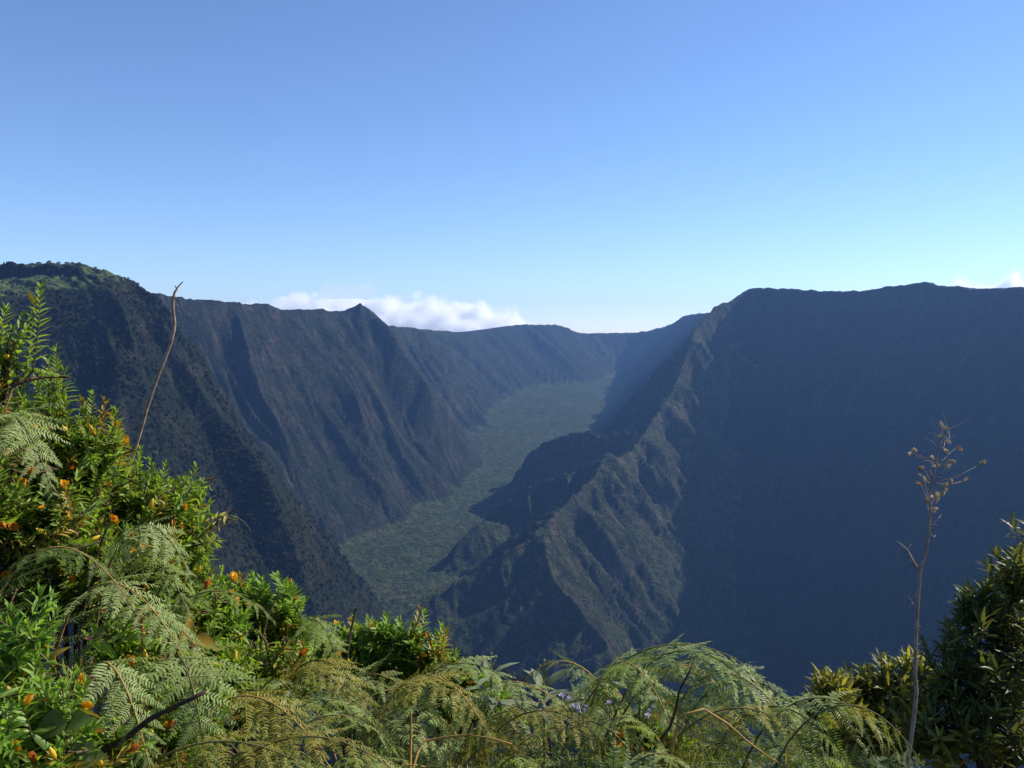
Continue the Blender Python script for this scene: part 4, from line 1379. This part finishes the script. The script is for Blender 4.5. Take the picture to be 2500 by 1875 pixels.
_b = Bag()
_b.add(tube([(0, 0, -0.002), (0, 0, 0.002), (0, 0, 0.007), (0, 0, 0.012)], [0.001, 0.0045, 0.005, 0.001], 6))
BUD_G = _b.mesh('bud', M_GREY)
grey_plant('felted grey-green plant with a budding tip standing clear against the dark mountain', 544, 681, 2.45, 11, 0.115, 501)
grey_plant('felted grey-green plant with long spread leaves left of the budding one', 491, 674, 2.5, 9, 0.10, 502)
grey_plant('felted grey leaf rosette showing through the crest of the ferns', 640, 668, 2.45, 7, 0.10, 503, False)

# ------------------------------------------------------------------ small lilac flower heads
_b = Bag()
for k in range(14):
    a, e = k * 2.4, 0.3 + 0.08 * k
    V, Fc = blade(0.011, 0.4, 0.1, 0.2)
    R = Matrix.Rotation(a, 3, 'Z') @ Matrix.Rotation(-(1.5 - 0.085 * k), 3, 'Y')
    _b.add(([R @ v for v in V], Fc))
FLORET = _b.mesh('flower_head', M_LILAC)


def lilac(label, spots, D, seed):
    random.seed(seed)
    x0, y0 = spots[0]
    base = Vector(px_base(x0, y0, D))
    r = root('lilac_flower', base, label, 'flower', 'lilac flowers under the fern crest')
    inv = Matrix.Translation(-base)
    for x, y in spots:
        e = P(x, y, D + random.uniform(-0.04, 0.04))
        sub_tube(r, base, bez(base, base + UP * 0.3, e - UP * 0.15 + rv(0.02), e, 6), [0.0022, 0.002, 0.0018, 0.0016, 0.0014, 0.0012, 0.001], 'stem', M_GSTEM, 4)
        link('flower_head', FLORET, r, inv @ trs(e, frame(rv(), UP + rv(0.3)), random.uniform(0.8, 1.3)))


lilac('pale lilac flower cluster under the felted plant, left of the fern crest', [(562, 697), (569, 700), (573, 708), (580, 709), (588, 708), (583, 711), (576, 704)], 2.15, 601)
lilac('few pale lilac flowers deeper under the fern crest', [(651, 712), (654, 708), (648, 717), (610, 704)], 2.15, 602)

# ------------------------------------------------------------------ broad and withered leaves
BROAD = bl_mesh('leaf', M_BROAD, w=0.85, fold=0.1, droop=0.25, prof=(0.45, 1.0, 0.9, 0.5, 0.0))
WITHER = bl_mesh('leaf', M_BROWNLEAF, w=0.55, fold=0.5, droop=0.8, twist=0.6)
WITHER_Y = bl_mesh('leaf', M_LEAF_Y, w=0.6, fold=0.3, droop=0.6, twist=0.3)


def leaf_plant(name, label, cat, spots, D, mesh, L, seed, mat, group=None):
    random.seed(seed)
    base = Vector(px_base(spots[0][0], spots[0][1] + 60, D))
    r = root(name, base, label, cat, group)
    inv = Matrix.Translation(-base)
    for k, (x, y, az) in enumerate(spots):
        e = P(x, y, D)
        sub_tube(r, base, bez(base, base + UP * 0.2, e - UP * 0.15 + rv(0.01), e, 5), [0.003, 0.0028, 0.0025, 0.0022, 0.002, 0.0015], 'stem', mat, 5)
        a = math.radians(az)
        link('leaf', mesh, r, inv @ trs(e, frame(Vector((math.cos(a), -0.35, math.sin(a))), Vector((0.15, -0.8, 0.6)) + rv(0.15)), L * random.uniform(0.85, 1.15)))


leaf_plant('broad_leaf_plant', 'plant with broad pale green heart-shaped leaves low in the left thicket', 'plant', [(66, 718, 200), (70, 722, 20), (62, 735, 250), (76, 740, -40), (82, 760, 10)], 1.5, BROAD, 0.05, 701, M_GSTEM)
leaf_plant('withered_plant', 'yellow withered leaves curling beside the large pale fern', 'withered plant', [(186, 645, 70), (192, 640, 10), (198, 655, -70)], 1.95, WITHER_Y, 0.055, 702, M_STEM)
leaf_plant('withered_plant', 'brown curled dead leaf hanging at the right of the large pale fern', 'withered plant', [(196, 660, -80), (200, 672, -100)], 1.93, WITHER, 0.06, 703, M_STEM)
leaf_plant('withered_plant', 'brown dead leaves in the shade of the lower left corner', 'withered plant', [(30, 735, 30), (36, 742, 100), (22, 748, 200), (44, 752, -40)], 1.62, WITHER, 0.03, 704, M_STEM)
leaf_plant('withered_plant', 'single dark withered leaf hanging between two pale ferns', 'withered plant', [(141, 606, -90)], 1.8, WITHER, 0.04, 705, M_STEM)

# ------------------------------------------------------------------ trees on the near plateau
random.seed(808)
M_PT = leaf_mat('plateau_tree_leaf', (0.018, 0.030, 0.010), (0.028, 0.040, 0.014), (0.03, 0.05, 0.01), vary=0.3, tr_amt=0.1)


def plateau_tree_meshes(seed):
    rs = random.Random(seed)
    t = Bag()
    t.add(tube([(0, 0, -0.5), (0.1, 0, 1.2), (0.0, 0.1, 2.6)], [0.28, 0.2, 0.12], 5))
    c = Bag()
    for k in range(9):
        o = Vector((rs.gauss(0, 1.4), rs.gauss(0, 1.4), rs.uniform(2.2, 5.0)))
        s = rs.uniform(1.0, 1.9)
        c.add(([o + Vector(v) * s * rs.uniform(0.75, 1.2) for v in ICO_V], [tuple(f) for f in ICO_F]))
    return t.mesh('trunk', M_DARK), c.mesh('crown', M_PT)


PTM = [plateau_tree_meshes(k) for k in range(4)]
Efr = (E >= Emax - 0.0012)
cand = np.argwhere(on_top & Efr & (UU > -0.6) & (UU < -0.43) & (DD > 1250) & (DD < 2050))
random.shuffle(cand_l := cand.tolist())
sky = np.argwhere(on_top & (UU > -0.6) & (UU < -0.44) & (np.abs(E - E.max(axis=0, keepdims=True)) < 0.0006)).tolist()
random.shuffle(sky)
placed = []
for (i, j), s in [(c, random.uniform(0.5, 1.2)) for c in sky[:18]] + [(c, random.uniform(0.45, 1.0)) for c in cand_l[:34]]:
    p = Vector((GX[i, j], GY[i, j], GZ[i, j] - 1.9 * s))
    if any((p - q).length < 9 for q in placed):
        continue
    placed.append(p)
    is_sky = len(placed) <= 15
    r = root('plateau_tree', p, 'small dark tree on the skyline of the near plateau' if is_sky else 'small dark tree scattered over the grassy near plateau', 'tree',
             'trees on the plateau skyline' if is_sky else 'trees scattered on the plateau grass')
    tm, cm = random.choice(PTM)
    M = Matrix.Rotation(random.uniform(0, 6), 4, 'Z') @ Matrix.Scale(s, 4)
    link('trunk', tm, r, M)
    link('crown', cm, r, M)
